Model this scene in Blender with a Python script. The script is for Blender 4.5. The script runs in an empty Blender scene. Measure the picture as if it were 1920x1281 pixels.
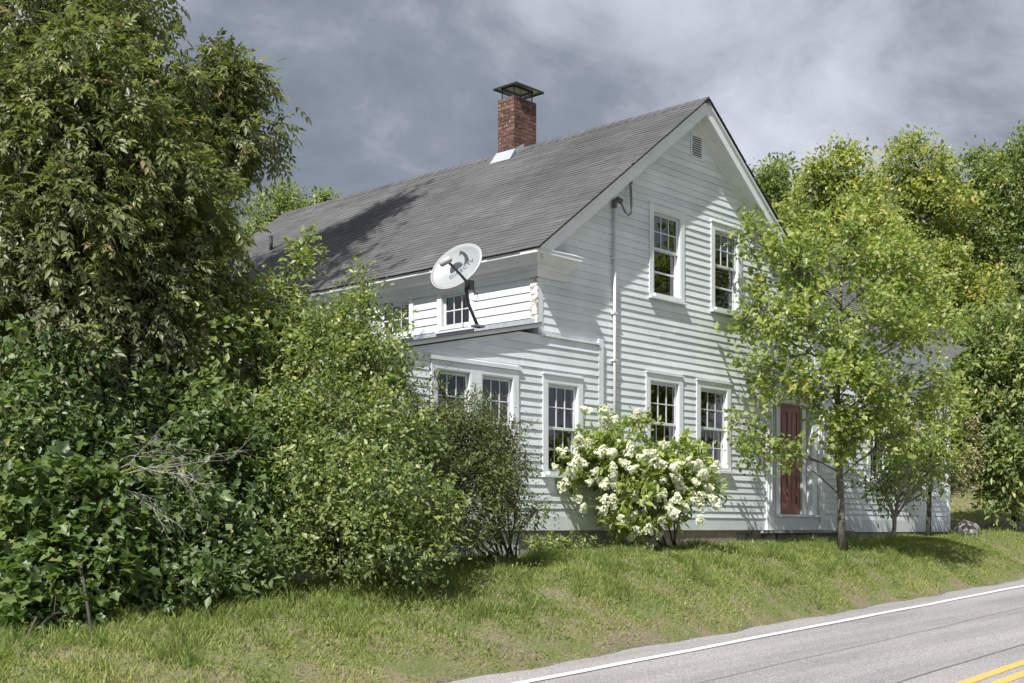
import bpy, bmesh, math, random
import numpy as np
from mathutils import Vector, Matrix, noise

# ------------------------------------------------------------------ camera, sky, sun, exposure
sc = bpy.context.scene
COL = sc.collection
FOC, HOR, CXP = 2397.08, 994.0, 960.0          # photograph's focal length, horizon and centre in its own pixels
AL = math.radians(42.6746)
CAM = Vector((-13.929, -12.340, 0.0))
FWD = Vector((math.cos(AL), math.sin(AL), 0.0)); RGT = Vector((math.sin(AL), -math.cos(AL), 0.0)); UPV = Vector((0, 0, 1))
cd = bpy.data.cameras.new('camera'); cam = bpy.data.objects.new('camera', cd); COL.objects.link(cam)
cam.location = CAM
cam.rotation_euler = FWD.to_track_quat('-Z', 'Y').to_euler()
cd.sensor_width = 36.0; cd.lens = FOC / 1920 * 36.0; cd.shift_y = (HOR - 640.5) / 1920
cd.clip_start = 0.1; cd.clip_end = 3000
sc.camera = cam

TOSUN = Vector((-.964, -.30, 1.253)).normalized()
ELEV = math.asin(TOSUN.z); AZ = math.atan2(TOSUN.x, TOSUN.y)
w = bpy.data.worlds.new('World'); sc.world = w; w.use_nodes = True
nt = w.node_tree; nt.nodes.clear(); N = nt.nodes.new; L = nt.links.new
out = N('ShaderNodeOutputWorld')
sky = N('ShaderNodeTexSky'); sky.sky_type = 'NISHITA'; sky.sun_disc = False
sky.sun_elevation = ELEV; sky.sun_rotation = AZ % (2 * math.pi); sky.air_density = 1.0; sky.dust_density = 1.5
bsky = N('ShaderNodeBackground'); bsky.inputs['Strength'].default_value = 0.12; L(sky.outputs[0], bsky.inputs['Color'])
tc = N('ShaderNodeTexCoord'); sp = N('ShaderNodeSeparateXYZ'); L(tc.outputs['Generated'], sp.inputs[0])
def wm(op, a, b=None):
    m = N('ShaderNodeMath'); m.operation = op
    for i, v in enumerate((a, b)):
        if v is None: continue
        if isinstance(v, (int, float)): m.inputs[i].default_value = v
        else: L(v, m.inputs[i])
    return m.outputs[0]
zc = wm('ADD', wm('MAXIMUM', sp.outputs[2], 0.0), 0.30)
cmb = N('ShaderNodeCombineXYZ'); L(wm('DIVIDE', sp.outputs[0], zc), cmb.inputs[0]); L(wm('DIVIDE', sp.outputs[1], zc), cmb.inputs[1])
def cloud_noise(scale, detail, off, rough=.55, dist=.3):
    mp = N('ShaderNodeMapping'); mp.inputs['Location'].default_value = off; L(cmb.outputs[0], mp.inputs[0])
    n = N('ShaderNodeTexNoise'); n.inputs['Scale'].default_value = scale; n.inputs['Detail'].default_value = detail
    n.inputs['Roughness'].default_value = rough; n.inputs['Distortion'].default_value = dist; L(mp.outputs[0], n.inputs['Vector'])
    return n.outputs['Fac']
def ramp(nodes, stops, interp='LINEAR'):
    r = nodes('ShaderNodeValToRGB'); e = r.color_ramp.elements; r.color_ramp.interpolation = interp
    while len(e) < len(stops): e.new(0.5)
    for el, (p, c) in zip(e, stops):
        el.position = p; el.color = (*c, 1) if len(c) == 3 else c
    return r
SKY_OFF = (16.0, 8.9, 18.7)
na = cloud_noise(1.15, 8, SKY_OFF, .57, .25)
cr = ramp(N, [(.34, (.115, .14, .185)), (.45, (.195, .22, .27)), (.53, (.34, .37, .43)), (.62, (.47, .50, .565)), (.76, (.76, .79, .85))])
nc = cloud_noise(3.4, 6, (3.0, 7.0, 2.0), .6, .5)
L(wm('ADD', na, wm('MULTIPLY', wm('SUBTRACT', nc, .5), .27)), cr.inputs[0])
bcl = N('ShaderNodeBackground'); bcl.inputs['Strength'].default_value = 1.0; L(cr.outputs[0], bcl.inputs['Color'])
nb = cloud_noise(.8, 5, (9.3, 1.7, 3.1), .5, .2)
mk = ramp(N, [(.62, (1, 1, 1)), (.72, (.25, .25, .25))]); L(nb, mk.inputs[0])
mx = N('ShaderNodeMixShader'); L(mk.outputs[0], mx.inputs[0]); L(bsky.outputs[0], mx.inputs[1]); L(bcl.outputs[0], mx.inputs[2])
L(mx.outputs[0], out.inputs[0])

sl = bpy.data.lights.new('sun', 'SUN'); sl.energy = 5.0; sl.angle = math.radians(.55); sl.color = (1.0, .965, .905)
so = bpy.data.objects.new('sun', sl); COL.objects.link(so); so.location = (-20, -10, 30)
so.rotation_euler = TOSUN.to_track_quat('Z', 'Y').to_euler()

sc.view_settings.view_transform = 'Standard'; sc.view_settings.look = 'None'
sc.view_settings.exposure = 0.52; sc.view_settings.gamma = 1.0; sc.view_settings.use_curve_mapping = False
sc.render.engine = 'CYCLES'
cy = sc.cycles; cy.max_bounces = 7; cy.diffuse_bounces = 3; cy.glossy_bounces = 3; cy.transmission_bounces = 4; cy.transparent_max_bounces = 8
cy.use_denoising = True; cy.caustics_reflective = False; cy.caustics_refractive = False

# ------------------------------------------------------------------ helpers
rng = np.random.default_rng(11); random.seed(5)
def at(x, y, Z): return CAM + FWD * Z + RGT * ((x - CXP) / FOC * Z) + UPV * ((HOR - y) / FOC * Z)
def tag(o, label=None, cat=None, group=None, kind=None):
    if label: o['label'] = label
    if cat: o['category'] = cat
    if group: o['group'] = group
    if kind: o['kind'] = kind
    return o
def empty(name, loc):
    e = bpy.data.objects.new(name, None); COL.objects.link(e); e.location = loc; e.empty_display_size = .3; return e
def link(name, me, parent=None, mats=()):
    o = bpy.data.objects.new(name, me); COL.objects.link(o)
    if not me.materials:
        for m in (mats if isinstance(mats, (list, tuple)) else [mats]): me.materials.append(m)
    if parent is not None:
        o.parent = parent
        if parent.type == 'EMPTY': o.matrix_parent_inverse = Matrix.Translation(parent.location).inverted()
    return o
def from_bm(name, bm, mat, parent=None, smooth=False):
    bmesh.ops.recalc_face_normals(bm, faces=bm.faces)
    me = bpy.data.meshes.new(name); bm.to_mesh(me); bm.free()
    if smooth: me.shade_smooth()
    return link(name, me, parent, mat)
def hexa(bm, p):
    v = [bm.verts.new(q) for q in p]
    for f in ((0, 1, 2, 3), (7, 6, 5, 4), (0, 4, 5, 1), (1, 5, 6, 2), (2, 6, 7, 3), (3, 7, 4, 0)): bm.faces.new([v[i] for i in f])
def fbox(bm, F, u0, u1, v0, v1, o0, o1):
    hexa(bm, [F(u0, v0, o0), F(u1, v0, o0), F(u1, v1, o0), F(u0, v1, o0), F(u0, v0, o1), F(u1, v0, o1), F(u1, v1, o1), F(u0, v1, o1)])
def box(bm, a, b):
    fbox(bm, lambda u, v, o: (u, o, v), a[0], b[0], a[2], b[2], a[1], b[1])
def boxes(name, F, lst, mat, parent):
    bm = bmesh.new()
    for b in lst: fbox(bm, F, *b)
    return from_bm(name, bm, mat, parent)
def tube_into(bm, pts, rads, n=6, cap=True):
    rings = []; prev = None
    pts = [Vector(p) for p in pts]
    for i, p in enumerate(pts):
        t = (pts[min(i + 1, len(pts) - 1)] - pts[max(i - 1, 0)]).normalized()
        a = prev if prev is not None else Vector((1, 0, 0) if abs(t.x) < .9 else (0, 1, 0))
        a = (a - t * a.dot(t)).normalized(); prev = a; b = t.cross(a)
        r = rads[i] if isinstance(rads, (list, tuple)) else rads
        rings.append([bm.verts.new(p + (a * math.cos(2 * math.pi * k / n) + b * math.sin(2 * math.pi * k / n)) * r) for k in range(n)])
    for r0, r1 in zip(rings, rings[1:]):
        for k in range(n): bm.faces.new((r0[k], r0[(k + 1) % n], r1[(k + 1) % n], r1[k]))
    if cap:
        bm.faces.new(rings[0][::-1]); bm.faces.new(rings[-1])
def tube(name, pts, rads, mat, parent=None, n=8, smooth=True):
    bm = bmesh.new(); tube_into(bm, pts, rads, n); return from_bm(name, bm, mat, parent, smooth)
def sweep(bm, prof, path):
    """prof: list of 2d points, path: function index->frame point; joins consecutive sections"""
    secs = [[bm.verts.new(f(*q)) for q in prof] for f in path]
    n = len(prof)
    for a, b in zip(secs, secs[1:]):
        for k in range(n): bm.faces.new((a[k], a[(k + 1) % n], b[(k + 1) % n], b[k]))
    bm.faces.new(secs[0][::-1]); bm.faces.new(secs[-1])

# ------------------------------------------------------------------ materials
def mat(name):
    m = bpy.data.materials.new(name); m.use_nodes = True; t = m.node_tree
    return m, t, t.nodes.new, t.links.new, t.nodes['Principled BSDF']
def mixc(Nn, Ln, fac, a, b, mode='MIX'):
    x = Nn('ShaderNodeMix'); x.data_type = 'RGBA'; x.blend_type = mode
    for s, v in ((x.inputs[0], fac), (x.inputs[6], a), (x.inputs[7], b)):
        if isinstance(v, (int, float)): s.default_value = v
        elif isinstance(v, tuple): s.default_value = (*v, 1)
        else: Ln(v, s)
    return x.outputs[2]
def tnoise(Nn, Ln, scale, detail=4, vec=None, rough=.55):
    n = Nn('ShaderNodeTexNoise'); n.inputs['Scale'].default_value = scale; n.inputs['Detail'].default_value = detail; n.inputs['Roughness'].default_value = rough
    if vec is None:
        g = Nn('ShaderNodeNewGeometry'); vec = g.outputs['Position']
    Ln(vec, n.inputs['Vector']); return n.outputs['Fac']
def stretch(Nn, Ln, sc3):
    g = Nn('ShaderNodeNewGeometry'); m = Nn('ShaderNodeMapping'); m.inputs['Scale'].default_value = sc3; Ln(g.outputs['Position'], m.inputs[0]); return m.outputs[0]
def bump(Nn, Ln, h, p, strength=.3, dist=.01):
    b = Nn('ShaderNodeBump'); b.inputs['Strength'].default_value = strength; b.inputs['Distance'].default_value = dist
    Ln(h, b.inputs['Height']); Ln(b.outputs[0], p.inputs['Normal'])
def simple(name, col, rough=.5, metal=0, nz=0, nscale=20):
    m, t, Nn, Ln, p = mat(name); p.inputs['Roughness'].default_value = rough; p.inputs['Metallic'].default_value = metal
    if nz:
        f = tnoise(Nn, Ln, nscale); r = ramp(Nn, [(.3, tuple(c * (1 - nz) for c in col)), (.7, tuple(min(1, c * (1 + nz)) for c in col))]); Ln(f, r.inputs[0]); Ln(r.outputs[0], p.inputs['Base Color'])
        bump(Nn, Ln, f, p, .25, .006)
    else: p.inputs['Base Color'].default_value = (*col, 1)
    return m
def white_paint(name, peel=.0, base=(.72, .765, .80)):
    m, t, Nn, Ln, p = mat(name)
    oi = Nn('ShaderNodeObjectInfo'); v = ramp(Nn, [(0, tuple(c * .90 for c in base)), (.5, base), (1, tuple(min(.86, c * 1.05) for c in base))]); Ln(oi.outputs['Random'], v.inputs[0])
    big = tnoise(Nn, Ln, 1.3, 5); d = ramp(Nn, [(.35, (.86, .87, .86)), (.6, (1, 1, 1))]); Ln(big, d.inputs[0])
    c = mixc(Nn, Ln, 1.0, v.outputs[0], d.outputs[0], 'MULTIPLY')
    streak = tnoise(Nn, Ln, 1.0, 6, stretch(Nn, Ln, (2.2, 2.2, 30)), .7)
    s = ramp(Nn, [(.57, (0, 0, 0)), (.70, (1, 1, 1))]); Ln(streak, s.inputs[0])
    c = mixc(Nn, Ln, s.outputs[0], c, (.56, .585, .58))
    pn = tnoise(Nn, Ln, 9, 8, stretch(Nn, Ln, (1, 1, 2.2)), .75)
    pr = ramp(Nn, [(.675 - peel, (0, 0, 0)), (.69 - peel, (1, 1, 1))]); Ln(pn, pr.inputs[0])
    c = mixc(Nn, Ln, pr.outputs[0], c, (.36, .34, .31) if peel < .1 else (.30, .24, .19))
    Ln(c, p.inputs['Base Color']); p.inputs['Roughness'].default_value = .62
    fine = tnoise(Nn, Ln, 1, 5, stretch(Nn, Ln, (14, 14, 120)), .6); bump(Nn, Ln, fine, p, .22, .004)
    return m
M = {}
M['siding'] = white_paint('white_siding_paint')
M['trim'] = white_paint('white_trim_paint', 0.0, (.735, .775, .81))
M['peel'] = white_paint('peeling_siding_paint', .16)
M['inside'] = simple('interior_plaster', (.30, .28, .26), .9)
M['dark'] = simple('dark_metal', (.03, .032, .035), .5, .3, .3, 30)
M['steel'] = simple('galvanised_steel', (.42, .43, .44), .42, .85, .15, 25)
M['lead'] = simple('painted_flashing', (.40, .44, .50), .5, .2, .12, 14)
M['mast'] = simple('grey_mast_paint', (.10, .105, .115), .5, .2, .25, 30)
M['lnb'] = simple('grey_plastic', (.42, .41, .41), .55, 0, .08, 20)
M['dish'] = simple('dish_enamel', (.29, .315, .33), .42, 0, .05, 8)
M['logo'] = simple('logo_grey', (.035, .042, .05), .8)
M['pipe'] = simple('pale_conduit', (.66, .67, .68), .5, .1, .08, 20)
M['wire'] = simple('wire_insulation', (.20, .205, .21), .6)
M['curtain'] = simple('curtain_cloth', (.76, .84, .82), .9, 0, .06, 6)
M['curtain2'] = simple('brown_curtain_cloth', (.26, .20, .18), .9, 0, .12, 8)
M['stone'] = simple('granite', (.24, .22, .205), .9, 0, .35, 9)
M['soil'] = simple('soil', (.09, .07, .05), .95, 0, .3, 12)

def glass_mat():
    m, t, Nn, Ln, p = mat('window_glass'); t.nodes.remove(p); o = t.nodes['Material Output']
    tr = Nn('ShaderNodeBsdfTransparent'); tr.inputs[0].default_value = (.86, .90, .89, 1)
    gl = Nn('ShaderNodeBsdfGlossy'); gl.inputs['Roughness'].default_value = .02; gl.inputs[0].default_value = (.92, .95, .95, 1)
    f = Nn('ShaderNodeFresnel'); f.inputs[0].default_value = 2.0
    nz = tnoise(Nn, Ln, 2.2, 2); b = Nn('ShaderNodeBump'); b.inputs['Strength'].default_value = .12; b.inputs['Distance'].default_value = .03
    Ln(nz, b.inputs['Height']); Ln(b.outputs[0], gl.inputs['Normal'])
    mxs = Nn('ShaderNodeMixShader'); Ln(f.outputs[0], mxs.inputs[0]); Ln(tr.outputs[0], mxs.inputs[1]); Ln(gl.outputs[0], mxs.inputs[2]); Ln(mxs.outputs[0], o.inputs[0])
    return m
M['glass'] = glass_mat()

def tint_mat(name, stops, rough=.6, transl=0.0, spec=.3, nscale=0, attr='tint', bumpn=None):
    m, t, Nn, Ln, p = mat(name)
    a = Nn('ShaderNodeAttribute'); a.attribute_name = attr
    r = ramp(Nn, stops); Ln(a.outputs['Fac'], r.inputs[0]); c = r.outputs[0]
    if nscale:
        f = tnoise(Nn, Ln, nscale, 5); d = ramp(Nn, [(.3, (.72, .72, .72)), (.7, (1.18, 1.18, 1.18))]); Ln(f, d.inputs[0]); c = mixc(Nn, Ln, 1.0, c, d.outputs[0], 'MULTIPLY')
    Ln(c, p.inputs['Base Color']); p.inputs['Roughness'].default_value = rough
    p.inputs['Specular IOR Level'].default_value = spec
    if bumpn: bump(Nn, Ln, tnoise(Nn, Ln, bumpn, 4), p, .5, .006)
    if transl:
        tl = Nn('ShaderNodeBsdfTranslucent'); g = mixc(Nn, Ln, 1.0, c, (1.25, 1.40, .65), 'MULTIPLY'); Ln(g, tl.inputs[0])
        mxs = Nn('ShaderNodeMixShader'); mxs.inputs[0].default_value = transl
        Ln(p.outputs[0], mxs.inputs[1]); Ln(tl.outputs[0], mxs.inputs[2]); Ln(mxs.outputs[0], t.nodes['Material Output'].inputs[0])
    return m
def leaf_mat(name, dark, mid, light, odd=None, transl=.33):
    st = [(0, dark), (.45, mid), (.9, light)]
    st.append((1.0, odd if odd else light))
    return tint_mat(name, st, .42, transl, .5)
M['leaf_box'] = leaf_mat('boxelder_leaf', (0.087, 0.107, 0.049), (0.162, 0.190, 0.073), (0.275, 0.298, 0.111), (0.338, 0.253, 0.143), .4)
M['leaf_lime'] = leaf_mat('bright_shrub_leaf', (0.118, 0.159, 0.069), (0.218, 0.279, 0.107), (0.388, 0.430, 0.165), (0.488, 0.397, 0.179), .4)
M['leaf_deep'] = leaf_mat('deep_shrub_leaf', (0.076, 0.119, 0.044), (0.134, 0.199, 0.078), (0.235, 0.301, 0.138), (0.337, 0.318, 0.126), .38)
M['leaf_sap'] = leaf_mat('sapling_leaf', (0.069, 0.115, 0.040), (0.115, 0.178, 0.057), (0.196, 0.259, 0.086), (0.299, 0.276, 0.092), .36)  # leaf colour darkened to carry the shade the saplings stand in
M['leaf_dusk'] = leaf_mat('dusky_shrub_leaf', (.075, .10, .045), (.135, .168, .068), (.215, .25, .095), (.27, .20, .10), .36)
M['leaf_olive'] = leaf_mat('olive_shrub_leaf', (0.094, 0.110, 0.055), (0.163, 0.184, 0.095), (0.266, 0.279, 0.141), (0.374, 0.236, 0.187), .36)
M['leaf_maple'] = leaf_mat('young_maple_leaf', (0.157, 0.208, 0.069), (0.275, 0.337, 0.111), (0.458, 0.501, 0.166), (0.660, 0.518, 0.166), .45)
M['leaf_back'] = leaf_mat('background_leaf', (0.156, 0.195, 0.068), (0.300, 0.342, 0.107), (0.495, 0.498, 0.156), (0.700, 0.488, 0.188), .45)
M['leaf_back2'] = leaf_mat('dark_background_leaf', (0.115, 0.161, 0.067), (0.209, 0.270, 0.110), (0.362, 0.395, 0.157), (0.476, 0.395, 0.172), .42)
M['leaf_hyd'] = leaf_mat('hydrangea_leaf', (0.145, 0.193, 0.056), (0.263, 0.328, 0.092), (0.424, 0.480, 0.140), (0.509, 0.480, 0.154), .4)
M['petal'] = tint_mat('hydrangea_petal', [(0, (.60, .62, .40)), (.3, (.80, .79, .72)), (1, (.86, .85, .83))], .7, .3, .1)
M['grass'] = tint_mat('grass_blade', [(0, (.125, .18, .05)), (.4, (.25, .305, .095)), (.7, (.365, .39, .14)), (1, (.52, .45, .26))], .55, .42, .3)
M['bark'] = simple('grey_bark', (.16, .145, .125), .9, 0, .45, 22)
M['bark2'] = simple('dark_bark', (.075, .065, .055), .9, 0, .4, 26)
M['twig'] = simple('dead_twig', (.40, .37, .33), .9, 0, .2, 30)
M['shingle'] = tint_mat('asphalt_shingle', [(0, (.078, .079, .083)), (.5, (.107, .108, .111)), (1, (.14, .14, .142))], .92, 0, .2, .7, bumpn=160)
M['brick'] = tint_mat('brick', [(0, (.17, .06, .045)), (.5, (.27, .095, .06)), (1, (.36, .15, .10))], .9, 0, .2, 30, bumpn=90)
def brick_mat():
    m, t, Nn, Ln, p = mat('weathered_brick')
    oi = Nn('ShaderNodeObjectInfo'); r = ramp(Nn, [(0, (.055, .034, .03)), (.5, (.125, .058, .045)), (1, (.19, .10, .078))]); Ln(oi.outputs['Random'], r.inputs[0])
    f = tnoise(Nn, Ln, 22, 6); s = ramp(Nn, [(.56, (0, 0, 0)), (.72, (1, 1, 1))]); Ln(f, s.inputs[0])
    Ln(mixc(Nn, Ln, s.outputs[0], r.outputs[0], (.40, .33, .28)), p.inputs['Base Color']); p.inputs['Roughness'].default_value = .92
    bump(Nn, Ln, tnoise(Nn, Ln, 80, 4), p, .5, .006); return m
M['brick'] = brick_mat()
M['mortar'] = simple('pale_mortar', (.46, .42, .38), .95, 0, .25, 40)
def door_mat():
    m, t, Nn, Ln, p = mat('faded_red_paint'); f = tnoise(Nn, Ln, 3, 5, stretch(Nn, Ln, (1, 1, .35)))
    r = ramp(Nn, [(.3, (.19, .078, .068)), (.7, (.30, .145, .125))]); Ln(f, r.inputs[0]); Ln(r.outputs[0], p.inputs['Base Color']); p.inputs['Roughness'].default_value = .5; return m
M['door'] = door_mat()
def asphalt():
    m, t, Nn, Ln, p = mat('worn_asphalt')
    f = tnoise(Nn, Ln, 55, 4, None, .85); r = ramp(Nn, [(.34, (.09, .087, .09)), (.5, (.26, .25, .255)), (.64, (.50, .485, .48))]); Ln(f, r.inputs[0])
    big = tnoise(Nn, Ln, 1, 4, stretch(Nn, Ln, (.16, 1.6, 1))); d = ramp(Nn, [(.3, (.70, .70, .72)), (.5, (.98, .97, .97)), (.68, (1.15, 1.12, 1.12))]); Ln(big, d.inputs[0])
    c = mixc(Nn, Ln, 1.0, r.outputs[0], d.outputs[0], 'MULTIPLY')
    Ln(c, p.inputs['Base Color']); p.inputs['Roughness'].default_value = .88; bump(Nn, Ln, f, p, .6, .006); return m
M['asphalt'] = asphalt()
def paint_line(name, col):
    m, t, Nn, Ln, p = mat(name); f = tnoise(Nn, Ln, 60, 5, None, .75); r = ramp(Nn, [(.40, (.24, .23, .22)), (.52, col)]); Ln(f, r.inputs[0]); Ln(r.outputs[0], p.inputs['Base Color']); p.inputs['Roughness'].default_value = .8; return m
M['wline'] = paint_line('white_road_paint', (.74, .73, .72)); M['yline'] = paint_line('yellow_road_paint', (.74, .43, .05))
def ground_mat():
    m, t, Nn, Ln, p = mat('lawn_ground')
    f = tnoise(Nn, Ln, 2.2, 6); r = ramp(Nn, [(.36, (.20, .16, .115)), (.48, (.17, .16, .08)), (.6, (.12, .145, .045))]); Ln(f, r.inputs[0])
    f2 = tnoise(Nn, Ln, 38, 6, None, .75); d = ramp(Nn, [(.32, (.38, .38, .36)), (.5, (1, 1, 1)), (.68, (1.55, 1.5, 1.4))]); Ln(f2, d.inputs[0])
    Ln(mixc(Nn, Ln, 1.0, r.outputs[0], d.outputs[0], 'MULTIPLY'), p.inputs['Base Color']); p.inputs['Roughness'].default_value = .95
    bump(Nn, Ln, f2, p, .6, .03); return m
M['ground'] = ground_mat()
def concrete(name, a, b):
    m, t, Nn, Ln, p = mat(name); f = tnoise(Nn, Ln, 5, 8, None, .7); r = ramp(Nn, [(.3, a), (.7, b)]); Ln(f, r.inputs[0]); Ln(r.outputs[0], p.inputs['Base Color'])
    p.inputs['Roughness'].default_value = .9; bump(Nn, Ln, f, p, .4, .01); return m
M['conc'] = concrete('grey_concrete', (.20, .20, .195), (.36, .355, .34)); M['conc_brown'] = concrete('brown_foundation', (.22, .17, .145), (.38, .31, .27))
M['conc_white'] = concrete('whitewashed_concrete', (.42, .47, .48), (.60, .64, .65))

# ------------------------------------------------------------------ terrain and road
TH = math.radians(3.0)
XH = [-60, -15, -9, -5, -1.6, 0, 3, 8, 14, 18, 25, 40, 90]; ZH = [-3.6, -1.2, -.90, -.66, -.42, -.34, -.31, -.25, -.11, -.03, .22, .7, 2.2]
def road_z(x, y): return -1.25 + .03 * (x * math.cos(TH) + y * math.sin(TH))
def edge_y(x): return (-3.50 + x * math.sin(TH)) / math.cos(TH) + .07 * math.sin(x * 1.9) + .05 * math.sin(x * 4.7 + 1) + .03 * math.sin(x * 9.1)
def ground_z(x, y):
    x = np.asarray(x, float); y = np.asarray(y, float)
    zr = -1.25 + .03 * (x * math.cos(TH) + y * math.sin(TH)) - .05
    ye = (-3.50 + x * math.sin(TH)) / math.cos(TH)
    t = np.clip((y - ye) / 2.15, 0, 1); s = 1 - (1 - t) ** 1.9
    zh = np.interp(x, XH, ZH)
    far = np.clip((x - 17) / 6, 0, 1) * np.clip((y - .6) / 3.5, 0, 1) * 1.4 + np.clip((x - 15.5) / 3, 0, 1) * np.clip((y - 4.5) / 12, 0, 1) * 2.5 + np.clip((y - 14) / 60, 0, 1) * 3
    z = zr + (zh - zr) * s + far
    n = .022 * np.sin(x * 1.7 + y * 2.3) + .025 * np.sin(x * 3.9 - y * 3.1 + 1) + .02 * np.sin(x * 6.3 + y * 5.7)
    z = z + n * np.clip((y - ye) / .6, 0, 1) * (t < 1.01)
    below = (y < ye - .1)
    z = np.where(below, zr - .25, z)
    return z
def grid_axis(a, b, fine0, fine1, df, dc):
    l = list(np.arange(a, fine0, dc)) + list(np.arange(fine0, fine1, df)) + list(np.arange(fine1, b + dc, dc)); return np.array(l)
gx = grid_axis(-150, 400, -14, 30, .3, 6); gy = grid_axis(-120, 450, -6, 3, .15, 6)
GX, GY = np.meshgrid(gx, gy, indexing='ij'); GZ = ground_z(GX, GY)
vs = np.stack([GX, GY, GZ], -1).reshape(-1, 3); ny = len(gy)
fs = [(i * ny + j, (i + 1) * ny + j, (i + 1) * ny + j + 1, i * ny + j + 1) for i in range(len(gx) - 1) for j in range(ny - 1)]
me = bpy.data.meshes.new('ground'); me.from_pydata(vs.tolist(), [], fs); me.shade_smooth()
tag(link('ground', me, None, M['ground']), kind='structure')

xs = np.concatenate([np.arange(-80, -12, 4), np.arange(-12, 30, .12), np.arange(30, 160, 4)])
cT, sT = math.cos(TH), math.sin(TH)
def rp(s, n, dz=0.0):
    x = s * cT - n * sT; y = s * sT + n * cT; return (x, y, road_z(x, y) + dz)
bm = bmesh.new(); prev = None
for s in xs:
    n1 = -3.50 + (.05 * math.sin(s * 1.9) + .04 * math.sin(s * 4.7 + 1) + .03 * noise.noise((s * 3, 1, 0)) + .03 * noise.noise((s * 9, 4, 0)))
    row = [bm.verts.new(rp(s, n, dz)) for n, dz in ((n1, -.10), (n1 - .01, -.006), (-7.5, .03), (-11.2, -.006), (-11.21, -.12))]
    if prev:
        for a in range(4): bm.faces.new((prev[a], row[a], row[a + 1], prev[a + 1]))
    prev = row
road = tag(from_bm('road', bm, M['asphalt'], None), kind='structure')
def crown(n): return .03 * (1 - abs(n + 7.5) / 4.0) if n > -11.2 else 0
def strip(name, n0, n1, m, wob=0.0):
    bm = bmesh.new(); prev = None
    for s in xs[::2]:
        d = wob * noise.noise((s * .6, n0, 2))
        row = [bm.verts.new(rp(s, n + d, crown(n + d) + .004)) for n in (n0, n1)]
        if prev: bm.faces.new((prev[0], row[0], row[1], prev[1]))
        prev = row
    return from_bm(name, bm, m, road)
strip('edge_line', -4.07, -4.21, M['wline'], .03)
strip('centre_line', -7.47, -7.59, M['yline'], .02); strip('centre_line', -7.71, -7.83, M['yline'], .02)
M['seam'] = simple('tar_seam', (.165, .16, .162), .8, 0, .2, 40)
strip('tar_seam', -7.02, -7.045, M['seam'], .03); strip('tar_seam', -5.55, -5.562, M['seam'], .04)

# ------------------------------------------------------------------ the farmhouse
house = tag(empty('farmhouse', (4, 5, -.2)), 'white clapboard farmhouse with grey shingle gable roof and lean-to side room', 'house')
FR = lambda u, v, o: (u, -o, v)                 # gable front, y = 0, outward -y
FL = lambda u, v, o: (u, -.035 - o, v)          # lean-to front, a little proud
SD = lambda u, v, o: (-o, u, v)                 # long side, x = 0, outward -x
LS = lambda u, v, o: (-2.9 - o, u, v)           # lean-to side wall
PITCH = .74; RX = 3.96; EZ = 4.05; EXO = -.30; OH = .27; YB = 11.15
def roof_under(x): return EZ - .14 + PITCH * (min(x, 2 * RX - x) - EXO)
def rect_wall(name, F, u0, u1, v0, v1, holes, thick=.14, cut=None, m='trim', inner='inside'):
    us = sorted({u0, u1, *[h[0] for h in holes], *[h[1] for h in holes]}); vs_ = sorted({v0, v1, *[h[2] for h in holes], *[h[3] for h in holes]})
    us = [u for u in us if u0 <= u <= u1]; vs_ = [v for v in vs_ if v0 <= v <= v1]
    bm = bmesh.new(); grid = {}
    def vert(i, j):
        if (i, j) not in grid: grid[(i, j)] = bm.verts.new(F(us[i], vs_[j], 0))
        return grid[(i, j)]
    for i in range(len(us) - 1):
        for j in range(len(vs_) - 1):
            cu, cv = (us[i] + us[i + 1]) / 2, (vs_[j] + vs_[j + 1]) / 2
            if any(h[0] < cu < h[1] and h[2] < cv < h[3] for h in holes): continue
            bm.faces.new((vert(i, j), vert(i + 1, j), vert(i + 1, j + 1), vert(i, j + 1)))
    for co, no in (cut or []):
        bmesh.ops.bisect_plane(bm, geom=bm.verts[:] + bm.edges[:] + bm.faces[:], plane_co=co, plane_no=no, clear_outer=True)
    ext = bmesh.ops.extrude_face_region(bm, geom=bm.faces[:])
    d = Vector(F(0, 0, -thick)) - Vector(F(0, 0, 0))
    for g in ext['geom']:
        if isinstance(g, bmesh.types.BMVert): g.co += d
    return from_bm(name, bm, M[m], house)

# window rectangles: casing outer u0,u1,v0(sill bottom),v1
WIN_F = [(2.69, 3.66, 3.755, 5.28), (4.45, 5.42, 3.755, 5.28), (2.60, 3.62, 1.00, 2.53), (4.02, 5.06, 1.00, 2.53)]
WIN_L = [(.053, .966, .79, 2.27), (-2.19, -1.335, .79, 2.27), (-1.335, -.47, .79, 2.27)]
WIN_S = [(1.27, 2.07, 3.08, 3.79), (2.62, 3.52, 3.08, 3.79), (5.2, 6.1, 3.08, 3.79)]
CW = .105
def hole(w, c=CW): return (w[0] + c, w[1] - c, w[2] + .07, w[3] - .11)
DOOR = (6.22, 8.33, .03, 2.86)
DH = (6.42, 8.13, .25, 2.40)
fh = [hole(q) for q in WIN_F] + [DH]
nl = Vector((-PITCH, 0, 1)).normalized(); nr = Vector((PITCH, 0, 1)).normalized()
gcut = [(Vector((RX, 0, roof_under(RX))), nl), (Vector((RX, 0, roof_under(RX))), nr)]
gable = rect_wall('gable_wall', FR, 1.30, 2 * RX, 0, 7.3, fh, cut=gcut)
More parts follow.
